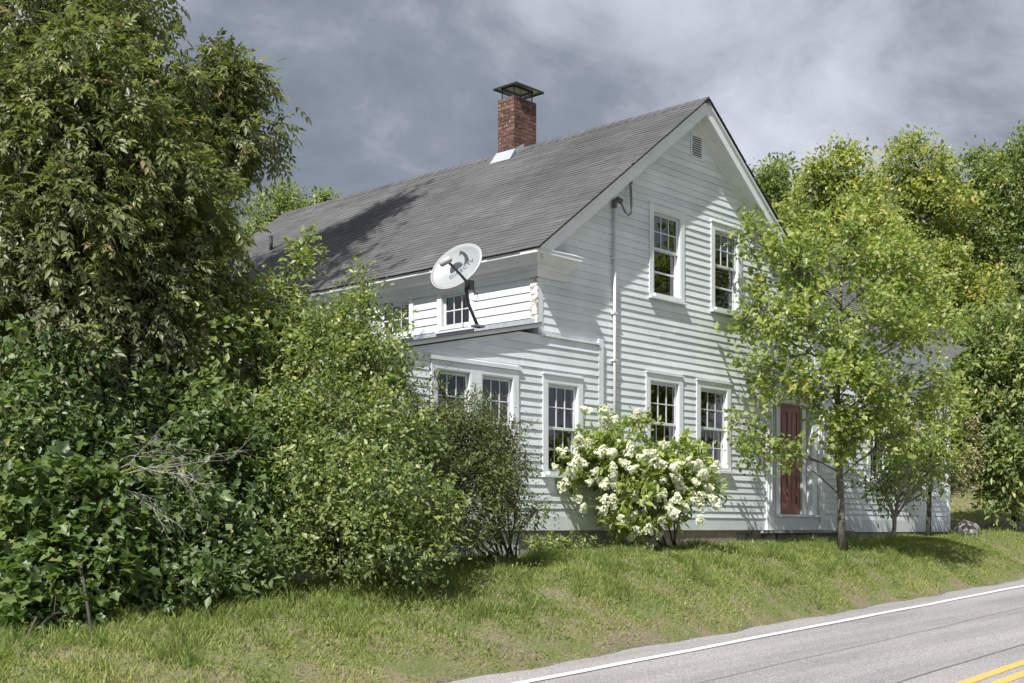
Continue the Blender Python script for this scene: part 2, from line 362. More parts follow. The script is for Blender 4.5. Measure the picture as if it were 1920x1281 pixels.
# the narrow strip of the gable above the lean-to and left of the vent board
rect_wall('gable_wall', FR, .0, 1.30, 2.6, 5.3, [], cut=gcut)
leanf = rect_wall('lean_to_wall', FL, -2.9, 1.30, 0, 2.84, [hole(q) for q in WIN_L], cut=[(Vector((0, 0, 2.93)), Vector((-.213, 0, 1)).normalized())])
side = rect_wall('side_wall', SD, .14, YB - .25, 2.4, 3.95, [hole(q, .08) for q in WIN_S])
leans = rect_wall('lean_to_side_wall', LS, .11, 9.0, 0, 2.33, [])
rect_wall('back_wall', lambda u, v, o: (u, YB - .25 + o, v), 0, 2 * RX, 0, 7.3, [], cut=gcut, m='trim')
rect_wall('right_wall', lambda u, v, o: (2 * RX + o, u, v), .15, YB - .4, 0, 3.95, [], m='trim')
boxes('upper_floor', lambda u, v, o: (u, v, o), [(.16, 2 * RX - .16, .16, YB - .4, 2.72, 2.8)], M['inside'], house)
boxes('ground_floor', lambda u, v, o: (u, v, o), [(-2.75, 2 * RX - .16, .16, YB - .4, .02, .1)], M['inside'], house)
boxes('partition', lambda u, v, o: (u, v, o), [(.16, 7.7, 3.6, 3.7, .1, 2.7), (.16, 7.7, 3.9, 4.0, 2.8, 4.15), (1.6, 6.2, 3.9, 4.0, 4.16, 5.1), (3.7, 3.8, .2, 3.5, 2.8, 5.2), (5.6, 5.7, .2, 3.5, .1, 2.7)], M['inside'], house)

# --- clapboards: every course cut round openings, each board its own object
def clap(F, u0b, u1b, u0t, u1t, v0, v1, ob, ot, parent, m):
    bm = bmesh.new()
    e0, e1 = random.uniform(-.003, .003), random.uniform(-.003, .003)
    hexa(bm, [F(u0b, v0 + e0, .001), F(u1b, v0 + e1, .001), F(u1t, v1, .001), F(u0t, v1, .001), F(u0b, v0 + e0, ob), F(u1b, v0 + e1, ob * random.uniform(.9, 1.12)), F(u1t, v1, ot), F(u0t, v1, ot)])
    return from_bm('clapboard', bm, m, parent)
def courses(F, parent, vstart, vend, lims, obst, exp=.1125, m=None, joint=3.6):
    v = vstart; k = 0
    while v < vend:
        e = exp * random.uniform(.96, 1.04); v1 = min(v + e, vend + .02)
        a0, a1 = lims(v); b0, b1 = lims(v1)
        if a1 - a0 < .12: break
        segs = [(a0, a1, v, v1, True)]
        for (q0, q1, p0, p1) in obst:
            new = []
            for (s0, s1, w0, w1, full) in segs:
                if q1 <= s0 or q0 >= s1 or p1 <= w0 + .006 or p0 >= w1 - .006: new.append((s0, s1, w0, w1, full)); continue
                if q0 - s0 > .03: new.append((s0, q0 - .002, w0, w1, full))
                if s1 - q1 > .03: new.append((q1 + .002, s1, w0, w1, full))
                m0, m1 = max(s0, q0), min(s1, q1)
                if p0 - w0 > .02 and m1 - m0 > .05: new.append((m0, m1, w0, p0 - .002, False))
                if w1 - p1 > .02 and m1 - m0 > .05: new.append((m0, m1, p1 + .002, w1, False))
            segs = new
        for (s0, s1, w0, w1, full) in segs:
            cuts = [s0]
            if s1 - s0 > joint * 1.25:
                cuts.append(random.uniform(s0 + .35 * (s1 - s0), s0 + .65 * (s1 - s0)))
            cuts.append(s1)
            for c0, c1 in zip(cuts, cuts[1:]):
                t0 = b0 if abs(c0 - a0) < 1e-6 else c0; t1 = b1 if abs(c1 - a1) < 1e-6 else c1
                jit = random.uniform(-.0022, .003)
                clap(F, c0 + .001, c1 - .001, t0 + .001, t1 - .001, w0 + random.uniform(-.002, .002), w1 + .012, (.0195 + jit), .0035, parent, m or M['siding'])
        v = v1; k += 1
def lim_gable(v):
    if v < 2.84: return (1.475, 2 * RX - .0)
    lo = .105 if v < 3.86 else 0
    dx = max(0, (v - (roof_under(0) - .16)) / PITCH)
    return (max(lo, dx), 2 * RX - dx)
cas = lambda w: (w[0], w[1], w[2] - .03, w[3])
ob_f = [cas(q) for q in WIN_F] + [DOOR, (1.36, 1.475, 0, 2.93)]
courses(FR, gable, .205, 6.86, lim_gable, ob_f + [(3.85, 4.21, 6.25, 6.66), (0, 1.37, 0, 2.85)])
ob_l = [cas(WIN_L[0]), (-2.19, -.47, .76, 2.33)]
def lim_lean(v): return (max(-2.80, (v - 2.86) / .213 + .02), 1.358)
courses(FL, leanf, .205, 2.80, lim_lean, ob_l, joint=2.4)
ob_s = [(q[0], q[1], q[2] - .1, q[3]) for q in WIN_S]
courses(SD, side, 3.10, 3.70, lambda v: (.125, YB - .4), ob_s, exp=.125)
courses(SD, side, 2.99, 3.10, lambda v: (.125, YB - .4), ob_s, exp=.115, m=M['peel'])
courses(LS, leans, .2, 2.2, lambda v: (.1, 8.9), [], exp=.1125, joint=20)

# --- trim
boxes('corner_board', FR, [(.0, .10, 2.855, 3.80, 0, .022)], M['trim'], house)
boxes('corner_board', SD, [(-.022, .12, 2.99, 3.70, 0, .024)], M['peel'], house)
boxes('vertical_trim_board', FR, [(1.36, 1.475, .20, 2.93, 0, .055)], M['trim'], house)
boxes('drip_board', FR, [(0.0, 1.36, 2.83, 2.862, 0, .075)], M['trim'], house)
boxes('water_table', FR, [(1.475, 6.21, 0, .205, 0, .026), (1.475, 6.21, .205, .222, 0, .036)], M['trim'], house)
boxes('water_table', FL, [(-2.9, 1.475, -.005, .205, 0, .026)], M['trim'], house)
boxes('water_table', LS, [(.0, 9.0, -.003, .202, 0, .026)], M['trim'], house)
boxes('lean_to_corner_board', FL, [(-2.92, -2.80, .207, 2.26, 0, .024)], M['trim'], house)

# --- windows
def window(F, w, c=CW, rows=2, style='sixsix', sill=.05, curtain='curtain', crown_trim=True, cside=(.55, 1.0)):
    u0, u1, v0, v1 = w
    h0, h1, g0, g1 = u0 + c, u1 - c, v0 + .07, v1 - .11
    root = boxes('window', F, [(u0, h0, v0 + .02, v1, 0, .032), (h1, u1, v0 + .02, v1, 0, .032), (h0, h1, g1, v1 - .001, 0, .031)]
                 + [(h0, h0 + .018, g0, g1, -.13, .028), (h1 - .018, h1, g0, g1, -.13, .028), (h0 + .018, h1 - .018, g1 - .018, g1, -.13, .027)], M['trim'], house)
    if crown_trim: boxes('head_moulding', F, [(u0 - .012, u1 + .012, v1 + .001, v1 + .022, 0, .05)], M['trim'], root)
    boxes('sill', F, [(u0 - .015, u1 + .015, v0 - .018, v0 + .019, 0, .032 + sill), (h0, h1, v0 + .021, g0, -.13, .07)], M['trim'], root)
    a0, a1 = h0 + .02, h1 - .02; b0, b1 = g0 + .002, g1 - .02
    def sash(name, s0, s1, o, cols, rws, st=.042, mun=.017):
        lst = [(a0, a0 + st, s0, s1, o - .032, o), (a1 - st, a1, s0, s1, o - .032, o), (a0 + st, a1 - st, s0, s0 + st, o - .031, o - .001), (a0 + st, a1 - st, s1 - st, s1, o - .031, o - .001)]
        x0, x1, y0, y1 = a0 + st, a1 - st, s0 + st, s1 - st
        for i in range(1, cols): q = x0 + (x1 - x0) * i / cols; lst.append((q - mun / 2, q + mun / 2, y0, y1, o - .026, o - .004))
        for j in range(1, rws): q = y0 + (y1 - y0) * j / rws; lst.append((x0, x1, q - mun / 2, q + mun / 2, o - .025, o - .005))
        boxes(name, F, lst, M['trim'], root)
        for i in range(cols):
            for j in range(rws):
                p0 = x0 + (x1 - x0) * i / cols; p1 = x0 + (x1 - x0) * (i + 1) / cols; q0 = y0 + (y1 - y0) * j / rws; q1 = y0 + (y1 - y0) * (j + 1) / rws
                d = [random.uniform(-.0012, .0012) for _ in range(3)]
                bm = bmesh.new()
                hexa(bm, [F(p0, q0, o - .018), F(p1, q0, o - .018), F(p1, q1, o - .018), F(p0, q1, o - .018), F(p0, q0, o - .015 + d[0]), F(p1, q0, o - .015 + d[1]), F(p1, q1, o - .015 + d[2]), F(p0, q1, o - .015 + d[0] + d[2] - d[1])])
                from_bm('pane', bm, M['glass'], root)
    if style == 'single': sash('sash', b0, b1, -.03, 3, 2)
    else:
        mid = b0 + (b1 - b0) * (.50 if style == 'sixsix' else .56)
        sash('upper_sash', mid - .018, b1, -.02, 3, 2)
        if style == 'sixsix': sash('lower_sash', b0, mid + .018, -.058, 3, 2)
        else: sash('lower_sash', b0, mid + .018, -.058, 1, 2, mun=.032)
    if curtain:
        for (f0, f1) in ([cside] if isinstance(cside[0], (int, float)) else cside):
            bm = bmesh.new(); n = 26; prev = None
            for k in range(n + 1):
                u = h0 + (h1 - h0) * (f0 + (f1 - f0) * k / n); o = -.128 + .014 * math.sin(k * 1.35) + .008 * math.sin(k * 3.1)
                row = [bm.verts.new(F(u, g0 - .02, o)), bm.verts.new(F(u, g1 + .02, o * .97))]
                if prev: bm.faces.new((prev[0], row[0], row[1], prev[1]))
                prev = row
            from_bm('curtain', bm, M[curtain], root, True)
    return root
for i, q in enumerate(WIN_F):
    window(FR, q, style='storm' if i < 2 else 'sixsix', curtain='curtain2' if i < 2 else 'curtain', cside=((.0, .36), (.64, 1.)) if i < 2 else (.5, 1.0))
for i, q in enumerate(WIN_L):
    window(FL, q, curtain='curtain2' if i == 0 else 'curtain', cside=(.0, .2) if i == 0 else (.75, 1.0), crown_trim=(i == 0))
boxes('head_trim', FL, [(-2.23, -.43, 2.273, 2.325, 0, .05)], M['trim'], house)
for i, q in enumerate(WIN_S):
    window(SD, q, c=.08, style='single', sill=.03, curtain='curtain', cside=(.60, 1.0), crown_trim=False)

# --- gable louvre
lv = boxes('louvre_vent', FR, [(3.85, 3.885, 6.25, 6.66, 0, .03), (4.175, 4.21, 6.25, 6.66, 0, .03), (3.885, 4.175, 6.25, 6.28, 0, .029), (3.885, 4.175, 6.63, 6.66, 0, .029)], M['trim'], house)
boxes('gap_shade', FR, [(3.885, 4.175, 6.28, 6.63, .001, .004)], M['dark'], lv)  # dark sheet on the solid wall, standing in for shade between the slats
for k in range(9):
    z = 6.29 + k * .0375; bm = bmesh.new()
    hexa(bm, [FR(3.885, z, .027), FR(4.175, z, .027), FR(4.175, z + .013, .006), FR(3.885, z + .013, .006), FR(3.885, z + .013, .030), FR(4.175, z + .013, .030), FR(4.175, z + .024, .008), FR(3.885, z + .024, .008)])
    from_bm('slat', bm, M['trim'], lv)
boxes('cover_plate', FR, [(4.70, 4.86, 5.80, 5.93, 0, .018), (4.72, 4.75, 5.82, 5.91, .018, .026)], M['trim'], house)

# --- entrance
ent = boxes('door_surround', FR, [(6.20, 8.35, 2.42, 2.70, 0, .07)], M['trim'], house)
boxes('entablature_cap', FR, [(6.16, 8.39, 2.70, 2.76, 0, .13), (6.12, 8.43, 2.76, 2.85, 0, .18)], M['trim'], ent)
for a in (6.22, 8.13):
    boxes('pilaster', FR, [(a, a + .20, .30, 2.42, 0, .05), (a + .04, a + .07, .32, 2.36, .05, .062), (a + .13, a + .16, .32, 2.36, .05, .062), (a - .02, a + .21, .0, .30, 0, .068)], M['trim'], ent)
boxes('door_sill', FR, [(6.43, 8.12, .245, .29, -.2, .09)], M['trim'], ent)
boxes('apron_panel', FR, [(6.43, 8.12, .0, .243, 0, .045)], M['trim'], ent)
boxes('reveal', FR, [(6.40, 6.43, .29, 2.42, -.2, 0), (8.12, 8.15, .29, 2.42, -.2, 0), (6.43, 8.12, 2.36, 2.40, -.2, 0)], M['trim'], ent)
boxes('mullion', FR, [(6.77, 6.90, .29, 2.36, -.19, -.09)], M['trim'], ent); boxes('mullion', FR, [(7.71, 7.84, .29, 2.36, -.19, -.09)], M['trim'], ent)
for (a, b) in ((6.43, 6.77), (7.84, 8.12)):
    boxes('sidelight', FR, [(a, a + .045, .29, 2.36, -.18, -.12), (b - .045, b, .29, 2.36, -.18, -.12), (a + .045, b - .045, .29, .95, -.18, -.135), (a + .045, b - .045, 2.31, 2.36, -.18, -.121),
        (a + .045, b - .045, 1.30, 1.325, -.175, -.125), (a + .045, b - .045, 1.64, 1.665, -.175, -.125), (a + .045, b - .045, 1.98, 2.005, -.175, -.125), (a + .08, b - .08, .38, .86, -.135, -.122)], M['trim'], ent)
    for z0, z1 in ((.95, 1.30), (1.325, 1.64), (1.665, 1.98), (2.005, 2.31)): boxes('pane', FR, [(a + .045, b - .045, z0, z1, -.152, -.148)], M['glass'], ent)
door = boxes('door', FR, [(6.90, 7.71, .29, 2.36, -.18, -.155)], M['door'], house)
st = [(6.90, 7.02), (7.245, 7.365), (7.59, 7.71)]
for a, b in st: boxes('stile', FR, [(a, b, .29, 2.36, -.155, -.135)], M['door'], door)
for z0, z1 in ((.29, .50), (1.02, 1.10), (1.22, 1.32), (2.22, 2.36)):
    for a, b in ((7.02, 7.245), (7.365, 7.59)): boxes('rail', FR, [(a, b, z0, z1, -.155, -.1355)], M['door'], door)
for z0, z1 in ((.55, .97), (1.125, 1.20), (1.37, 2.17)):
    for a, b in ((7.06, 7.205), (7.405, 7.55)): boxes('door_panel', FR, [(a, b, z0, z1, -.155, -.145)], M['door'], door)
bm = bmesh.new(); bmesh.ops.create_uvsphere(bm, u_segments=12, v_segments=8, radius=.032, matrix=Matrix.Translation((6.965, .10, 1.16))); tube_into(bm, [(6.965, .14, 1.16), (6.965, .11, 1.16)], .014, 8)
from_bm('handle', bm, M['steel'], door, True)

# --- foundation, each block its own piece
fd = boxes('foundation', FR, [(-2.88, 14.0, -1.6, -.004, -.35, -.10)], M['conc'], house)
bx = 1.6; blk = [(-2.9, -1.75, 'conc_white'), (-1.74, -.42, 'conc_white'), (-.41, .62, 'conc'), (.63, 1.55, 'conc'), (1.56, 2.30, 'conc'), (2.31, 3.72, 'conc_brown'), (3.73, 5.28, 'conc_brown'), (5.82, 6.14, 'conc_brown'), (6.72, 7.6, 'conc_brown'), (7.62, 9.4, 'conc'), (9.42, 11.4, 'conc'), (11.42, 13.9, 'conc')]
for a, b, m_ in blk: boxes('foundation_block', FR, [(a, b, -1.2, -.006, -.12, -.005 + random.uniform(-.012, .006) + (.03 if m_ == 'conc_white' else 0))], M[m_], fd)
for a, b in ((6.16, 6.46), (6.55, 6.70)): boxes('granite_block', FR, [(a, b, -1.0, -.012, -.1, .07)], M['stone'], fd)
boxes('vent_frame', FR, [(5.30, 5.33, -.6, -.006, -.1, -.03), (5.77, 5.80, -.6, -.006, -.1, -.03), (5.33, 5.77, -.05, -.008, -.1, -.032)], M['conc_brown'], fd)
boxes('stone_slab', FR, [(6.05, 9.3, -.055, -.008, .0, .16)], M['conc'], fd)

# --- cornice, rakes, eaves
CPROF = [(0, -.30), (.05, -.30), (.055, -.20), (.09, -.185), (.10, -.14), (.17, -.11), (.250, -.03), (.277, -.02), (.277, .035), (0, .07)]
CP2 = [(o * .30 / .27, v) for o, v in CPROF]
bm = bmesh.new(); zc0 = 3.985
sweep(bm, CPROF, [lambda o, v: (-o * .30 / .27 * 1.0, -o, zc0 + v), lambda o, v: (.69 + (o - .27) * .35, -o, zc0 + v)])
from_bm('cornice_return', bm, M['trim'], house)
bm = bmesh.new(); hexa(bm, [(-.29, -.285, zc0 + .030), (.715, -.285, zc0 + .038), (.715, -.0, zc0 + .085), (-.06, 0, zc0 + .085), (-.29, -.285, zc0 + .042), (.715, -.285, zc0 + .050), (.715, 0, zc0 + .100), (-.06, 0, zc0 + .180)])
from_bm('cornice_cap', bm, M['trim'], house)
ZE = EZ - .035
EPROF = [(0, -.32), (.03, -.32), (.035, -.20), (.07, -.18), (.08, -.14), (.27, -.12), (.27, -.10), (.285, -.09), (.297, -.03), (.0, -.02)]
bm = bmesh.new(); sweep(bm, CPROF, [lambda o, v: (-o * .30 / .27, -o, zc0 + v), lambda o, v: (-o * .30 / .27, YB, zc0 + v)]); from_bm('eave_cornice', bm, M['trim'], house)
bm = bmesh.new(); sweep(bm, EPROF, [lambda o, v: (2 * RX + o, -.25, ZE + v), lambda o, v: (2 * RX + o, YB, ZE + v)]); from_bm('eave_cornice', bm, M['trim'], house)
nL = Vector((-math.sin(math.atan(PITCH)), 0, math.cos(math.atan(PITCH)))); dL = Vector((math.cos(math.atan(PITCH)), 0, math.sin(math.atan(PITCH))))
for s in (1, -1):
    def pt(d, h, y, s=s):
        p = Vector((EXO, 0, EZ)) + dL * d + nL * h
        if s < 0: p.x = 2 * RX - p.x
        return (p.x, y, p.z)
    SLEN = (RX - EXO) / dL.x
    # rake section (y, height below roof surface): fascia, bed mould, soffit, frieze
    RPROF = [(-OH - .03, -.025), (-OH - .03, -.06), (-OH - .012, -.085), (-OH, -.09), (-OH, -.215), (-OH + .03, -.22), (-OH + .03, -.19), (-.06, -.19), (-.045, -.22), (-.03, -.23), (-.028, -.335), (.0, -.335), (.02, -.022)]
    def cutx(y, h, end, s=s):
        # plumb cut at the ridge
        d = (RX - EXO - nL.x * h) / dL.x if end else 0.0
        return pt(d, h, y)
    bm = bmesh.new(); sweep(bm, RPROF, [lambda y, h: (lambda q: q)(pt(.02 if h > -.2 or y < -.1 else .42, h, y)), lambda y, h: cutx(y, h, True)])
    from_bm('rake_board', bm, M['trim'], house)
    bm = bmesh.new(); sweep(bm, [(YB - .2, -.025), (YB - .2, -.2), (YB, -.2), (YB, -.025)], [lambda y, h: pt(.02, h, y), lambda y, h: cutx(y, h, True)]); from_bm('rake_board', bm, M['trim'], house)
    bm = bmesh.new(); sweep(bm, [(-OH - .04, -.022), (-OH - .04, -.004), (YB + .03, -.004), (YB + .03, -.022)], [lambda y, h: pt(-.03, h, y), lambda y, h: cutx(y, h, True)])
    deck = from_bm('roof', bm, M['dark'], house)
    # shingles: overlapping tabs, too small to pick apart singly
    V, Fc, T = [], [], []
    ncour = 46; ex = SLEN / ncour
    for c in range(ncour):
        d0 = c * ex - .03 if c else -.045; d1 = (c + 1) * ex + .02
        d1 = min(d1, SLEN); y = -OH - .05 - random.uniform(0, .3) ; rowt = random.gauss(.5, .05)
        while y < YB + .04:
            wd = random.choice((.28, .31, .33)); y0 = max(y, -OH - .052); y1 = min(y + wd - .004, YB + .045)
            if y1 - y0 > .03:
                j = random.uniform(-.007, .007); th = random.uniform(.009, .013); b = len(V)
                for (dd, hh) in ((d0 + j, .001), (d1, .0005), (d1, .003), (d0 + j, th)):
                    for yy in (y0, y1): V.append(pt(dd, hh, yy))
                Fc += [(b, b + 6, b + 7, b + 1), (b + 6, b + 4, b + 5, b + 7), (b, b + 2, b + 4, b + 6), (b + 1, b + 7, b + 5, b + 3)]
                tt = min(1, max(0, rowt + random.gauss(0, .10))); T += [tt] * 4
            y += wd
    me = bpy.data.meshes.new('shingles'); me.from_pydata(V, [], Fc); a = me.attributes.new('tint', 'FLOAT', 'FACE'); a.data.foreach_set('value', np.array(T, 'f'))
    tag(link('shingles', me, deck, M['shingle']), kind='stuff')
bm = bmesh.new(); y = -OH - .04
zr = EZ + PITCH * (RX - EXO)
V, Fc, T = [], [], []
while y < YB:
    b = len(V); y1 = min(y + .2, YB + .03)
    for yy, up in ((y, .028), (y1 + .04, .020)):
        V += [(RX - .14, yy, zr - .14 * PITCH + up - .003), (RX, yy, zr + up), (RX + .14, yy, zr - .14 * PITCH + up - .003), (RX + .14, yy, zr - .14 * PITCH), (RX - .14, yy, zr - .14 * PITCH)]
    Fc += [(b, b + 1, b + 6, b + 5), (b + 1, b + 2, b + 7, b + 6), (b + 4, b + 3, b + 2, b + 1, b), (b, b + 5, b + 9, b + 4), (b + 2, b + 3, b + 8, b + 7)]; T += [random.uniform(.2, .7)] * 5; y = y1
bm.free(); me = bpy.data.meshes.new('ridge_cap'); me.from_pydata(V, [], Fc); a = me.attributes.new('tint', 'FLOAT', 'FACE'); a.data.foreach_set('value', np.array(T, 'f'))
tag(link('ridge_cap', me, deck, M['shingle']), kind='stuff')
# lean-to roof: low slope, dark edge
bm = bmesh.new(); zl = lambda x: 3.005 + .213 * x
for (x0, x1, y0, y1, a, b) in ((-3.08, .0, -.10, 9.1, -.055, 0.0),):
    hexa(bm, [(x0, y0, zl(x0) + a), (x1, y0, zl(x1) + a), (x1, y1, zl(x1) + a), (x0, y1, zl(x0) + a), (x0, y0, zl(x0) + b), (x1, y0, zl(x1) + b), (x1, y1, zl(x1) + b), (x0, y1, zl(x0) + b)])
from_bm('lean_to_roof', bm, M['trim'], house)
bm = bmesh.new(); hexa(bm, [(-3.10, -.125, zl(-3.10) + .001), (-.028, -.125, zl(-.028) + .001), (-.028, 9.15, zl(-.028) + .001), (-3.10, 9.15, zl(-3.10) + .001), (-3.10, -.125, zl(-3.10) + .016), (-.028, -.125, zl(-.028) + .016), (-.028, 9.15, zl(-.028) + .016), (-3.10, 9.15, zl(-3.10) + .016)])
from_bm('lean_to_roofing', bm, simple('rolled_roofing', (.10, .10, .105), .9, 0, .25, 12), house)
boxes('wall_flashing', SD, [(.02, 9.0, 3.005, 3.085, 0, .027)], M['lead'], house)

# --- ell to the right, its front in the same plane, eave to the road
ellw = rect_wall('ell_wall', FR, 2 * RX + .01, 14.02, 0, 4.15, [(10.2, 11.0, 1.05, 2.4)])
courses(FR, ellw, .205, 3.80, lambda v: (8.0 if v > 2.86 else 8.335, 13.93), [(10.1, 11.1, .98, 2.5)], joint=9)
window(FR, (10.1, 11.1, 1.0, 2.5))
boxes('water_table', FR, [(8.34, 14.02, -.04, .205, 0, .026)], M['trim'], house)
boxes('corner_board', FR, [(13.93, 14.05, .0, 3.82, -.02, .03)], M['trim'], house)
rect_wall('ell_end_wall', lambda u, v, o: (14.02 + o, u, v), .01, 5.2, -.05, 6.2, [], cut=[(Vector((14, 2.6, 6.1)), Vector((0, -.78, 1)).normalized()), (Vector((14, 2.6, 6.1)), Vector((0, .78, 1)).normalized())])
bm = bmesh.new(); sweep(bm, CPROF, [lambda o, v: (8.3, -o, 4.10 + v), lambda o, v: (14.05 + o, -o, 4.10 + v)]); from_bm('ell_cornice', bm, M['trim'], house)
bm = bmesh.new(); hexa(bm, [(8.3, -.30, 4.14), (14.36, -.30, 4.14), (14.36, 2.6, 6.40), (8.3, 2.6, 6.40), (8.3, -.30, 4.18), (14.36, -.30, 4.18), (14.36, 2.6, 6.44), (8.3, 2.6, 6.44)])
ellr = from_bm('ell_roof', bm, M['dark'], house)
bm = bmesh.new(); hexa(bm, [(8.3, 5.5, 4.14), (14.36, 5.5, 4.14), (14.36, 2.6, 6.40), (8.3, 2.6, 6.40), (8.3, 5.5, 4.18), (14.36, 5.5, 4.18), (14.36, 2.6, 6.44), (8.3, 2.6, 6.44)]); from_bm('ell_roof', bm, M['dark'], house)
V, Fc, T = [], [], []; ddv = Vector((0, 2.9, 2.26)).normalized(); nnv = Vector((0, -2.26, 2.9)).normalized(); sl_ = Vector((0, 2.9, 2.26)).length
for c in range(27):
    x = 8.3; d0 = c * sl_ / 27 - .02; d1 = (c + 1) * sl_ / 27 + .015
    while x < 14.36:
        x1 = min(x + .31, 14.37); b = len(V)
        for dd, hh in ((d0, .002), (d0, .016), (min(d1, sl_), .004)):
            for xx in (x, x1 - .004): V.append(tuple(Vector((xx, -.30, 4.18)) + ddv * dd + nnv * hh))
        Fc += [(b, b + 1, b + 3, b + 2), (b + 2, b + 3, b + 5, b + 4)]; T += [min(1, max(0, random.gauss(.5, .2)))] * 2; x = x1
me = bpy.data.meshes.new('shingles'); me.from_pydata(V, [], Fc); a = me.attributes.new('tint', 'FLOAT', 'FACE'); a.data.foreach_set('value', np.array(T, 'f')); tag(link('shingles', me, ellr, M['shingle']), kind='stuff')

# --- chimney: every brick a piece
CX0, CX1 = 3.70, 4.33; CY0, CY1 = 3.86, 4.28; CZ0, CZ1 = 6.5, 8.14
chim = boxes('chimney', lambda u, v, o: (u, o, v), [(CX0 + .012, CX1 - .012, CZ0, CZ1 - .01, CY0 + .012, CY1 - .012)], M['mortar'], house)
h = .071; k = 0; z = 6.93
while z + .06 < CZ1:
    for (F, ln) in ((lambda u, v, o: (CX0 + u, CY0 - o, v), CX1 - CX0), (lambda u, v, o: (CX0 + u, CY1 + o, v), CX1 - CX0), (lambda u, v, o: (CX0 - o, CY0 + u, v), CY1 - CY0), (lambda u, v, o: (CX1 + o, CY0 + u, v), CY1 - CY0)):
        n = 3 if ln > .5 else 2
        edges = [0, ln * .34, ln * .67, ln] if n == 3 else [0, ln * .5, ln]
        if k % 2: edges = [0, ln * .17, ln * .5, ln * .84, ln] if n == 3 else [0, ln * .26, ln * .76, ln]
        for a, b in zip(edges, edges[1:]):
            boxes('brick', F, [(a + .005, b - .005, z + .004, z + h - .006, -.013, random.uniform(-.003, .004))], M['brick'], chim)
    z += h; k += 1
boxes('crown_course', lambda u, v, o: (u, o, v), [(CX0 + .004, CX1 - .004, CZ1 - .02, CZ1 + .004, CY0 + .004, CY1 - .004)], M['mast'], chim)
zrf = lambda x: EZ + PITCH * (min(x, 2 * RX - x) - EXO)
bm = bmesh.new()
hexa(bm, [(CX0 - .17, CY0 - .05, zrf(CX0 - .17) + .022), (CX0 - .17, CY1 + .05, zrf(CX0 - .17) + .022), (CX0 - .006, CY1 + .03, zrf(CX0) + .02), (CX0 - .006, CY0 - .03, zrf(CX0) + .02), (CX0 - .17, CY0 - .05, zrf(CX0 - .17) + .03), (CX0 - .17, CY1 + .05, zrf(CX0 - .17) + .03), (CX0 - .006, CY1 + .03, zrf(CX0) + .13), (CX0 - .006, CY0 - .03, zrf(CX0) + .13)])
from_bm('flashing', bm, M['lead'], chim)
bm = bmesh.new(); hexa(bm, [(CX0 - .02, CY0 - .012, zrf(CX0) - .05), (RX, CY0 - .012, zr), (RX, CY0 - .006, zr), (CX0 - .02, CY0 - .006, zrf(CX0) - .05), (CX0 - .02, CY0 - .012, zrf(CX0) + .12), (RX, CY0 - .012, zr + .09), (RX, CY0 - .006, zr + .09), (CX0 - .02, CY0 - .006, zrf(CX0) + .12)]); from_bm('flashing', bm, M['lead'], chim)
# cap
PX0, PX1, PY0, PY1 = CX0 - .06, CX1 + .10, CY0 - .10, CY1 + .06
zt = CZ1 + .22
capo = boxes('chimney_cap', lambda u, v, o: (u, o, v), [(PX0, PX1, zt, zt + .012, PY0, PY1)], M['steel'], house)
lst = []
for x in (CX0 + .06, CX1 - .06):
    for y in (CY0 + .06, CY1 - .06): boxes('cap_leg', lambda u, v, o: (u, o, v), [(x - .008, x + .008, CZ1, zt, y - .008, y + .008)], M['dark'], capo)
boxes('cap_frame', lambda u, v, o: (u, o, v), [(CX0 + .04, CX1 - .04, zt - .022, zt - .002, CY0 + .045, CY0 + .065), (CX0 + .04, CX1 - .04, zt - .022, zt - .002, CY1 - .065, CY1 - .045), (CX0 + .04, CX0 + .06, zt - .021, zt - .003, CY0 + .066, CY1 - .066), (CX1 - .06, CX1 - .04, zt - .021, zt - .003, CY0 + .066, CY1 - .066)], M['dark'], capo)
boxes('cap_rim', lambda u, v, o: (u, o, v), [(PX0, PX1, zt - .03, zt - .001, PY0 - .008, PY0), (PX0, PX1, zt - .03, zt - .001, PY1, PY1 + .008), (PX0 - .008, PX0, zt - .03, zt - .001, PY0, PY1), (PX1, PX1 + .008, zt - .03, zt - .001, PY0, PY1)], M['dark'], capo)
bm = bmesh.new()
for k in range(17):
    u = CX0 + .06 + (CX1 - CX0 - .12) * k / 16
    for y in (CY0 + .056, CY1 - .056): tube_into(bm, [(u, y, CZ1), (u, y, zt)], .0016, 4)
for k in range(10):
    u = CY0 + .06 + (CY1 - CY0 - .12) * k / 9
    for x in (CX0 + .052, CX1 - .052): tube_into(bm, [(x, u, CZ1), (x, u, zt)], .0016, 4)
for k in range(1, 5):
    zz = CZ1 + (zt - CZ1) * k / 5
    for y in (CY0 + .056, CY1 - .056): tube_into(bm, [(CX0 + .06, y, zz), (CX1 - .06, y, zz)], .0016, 4)
    for x in (CX0 + .052, CX1 - .052): tube_into(bm, [(x, CY0 + .06, zz), (x, CY1 - .06, zz)], .0016, 4)
from_bm('spark_screen', bm, M['steel'], capo)
# roof vent pipe
tube('vent_pipe', [(1.95, 9.0, zrf(1.95) - .1), (1.95, 9.0, zrf(1.95) + .30)], .035, M['dark'], house)

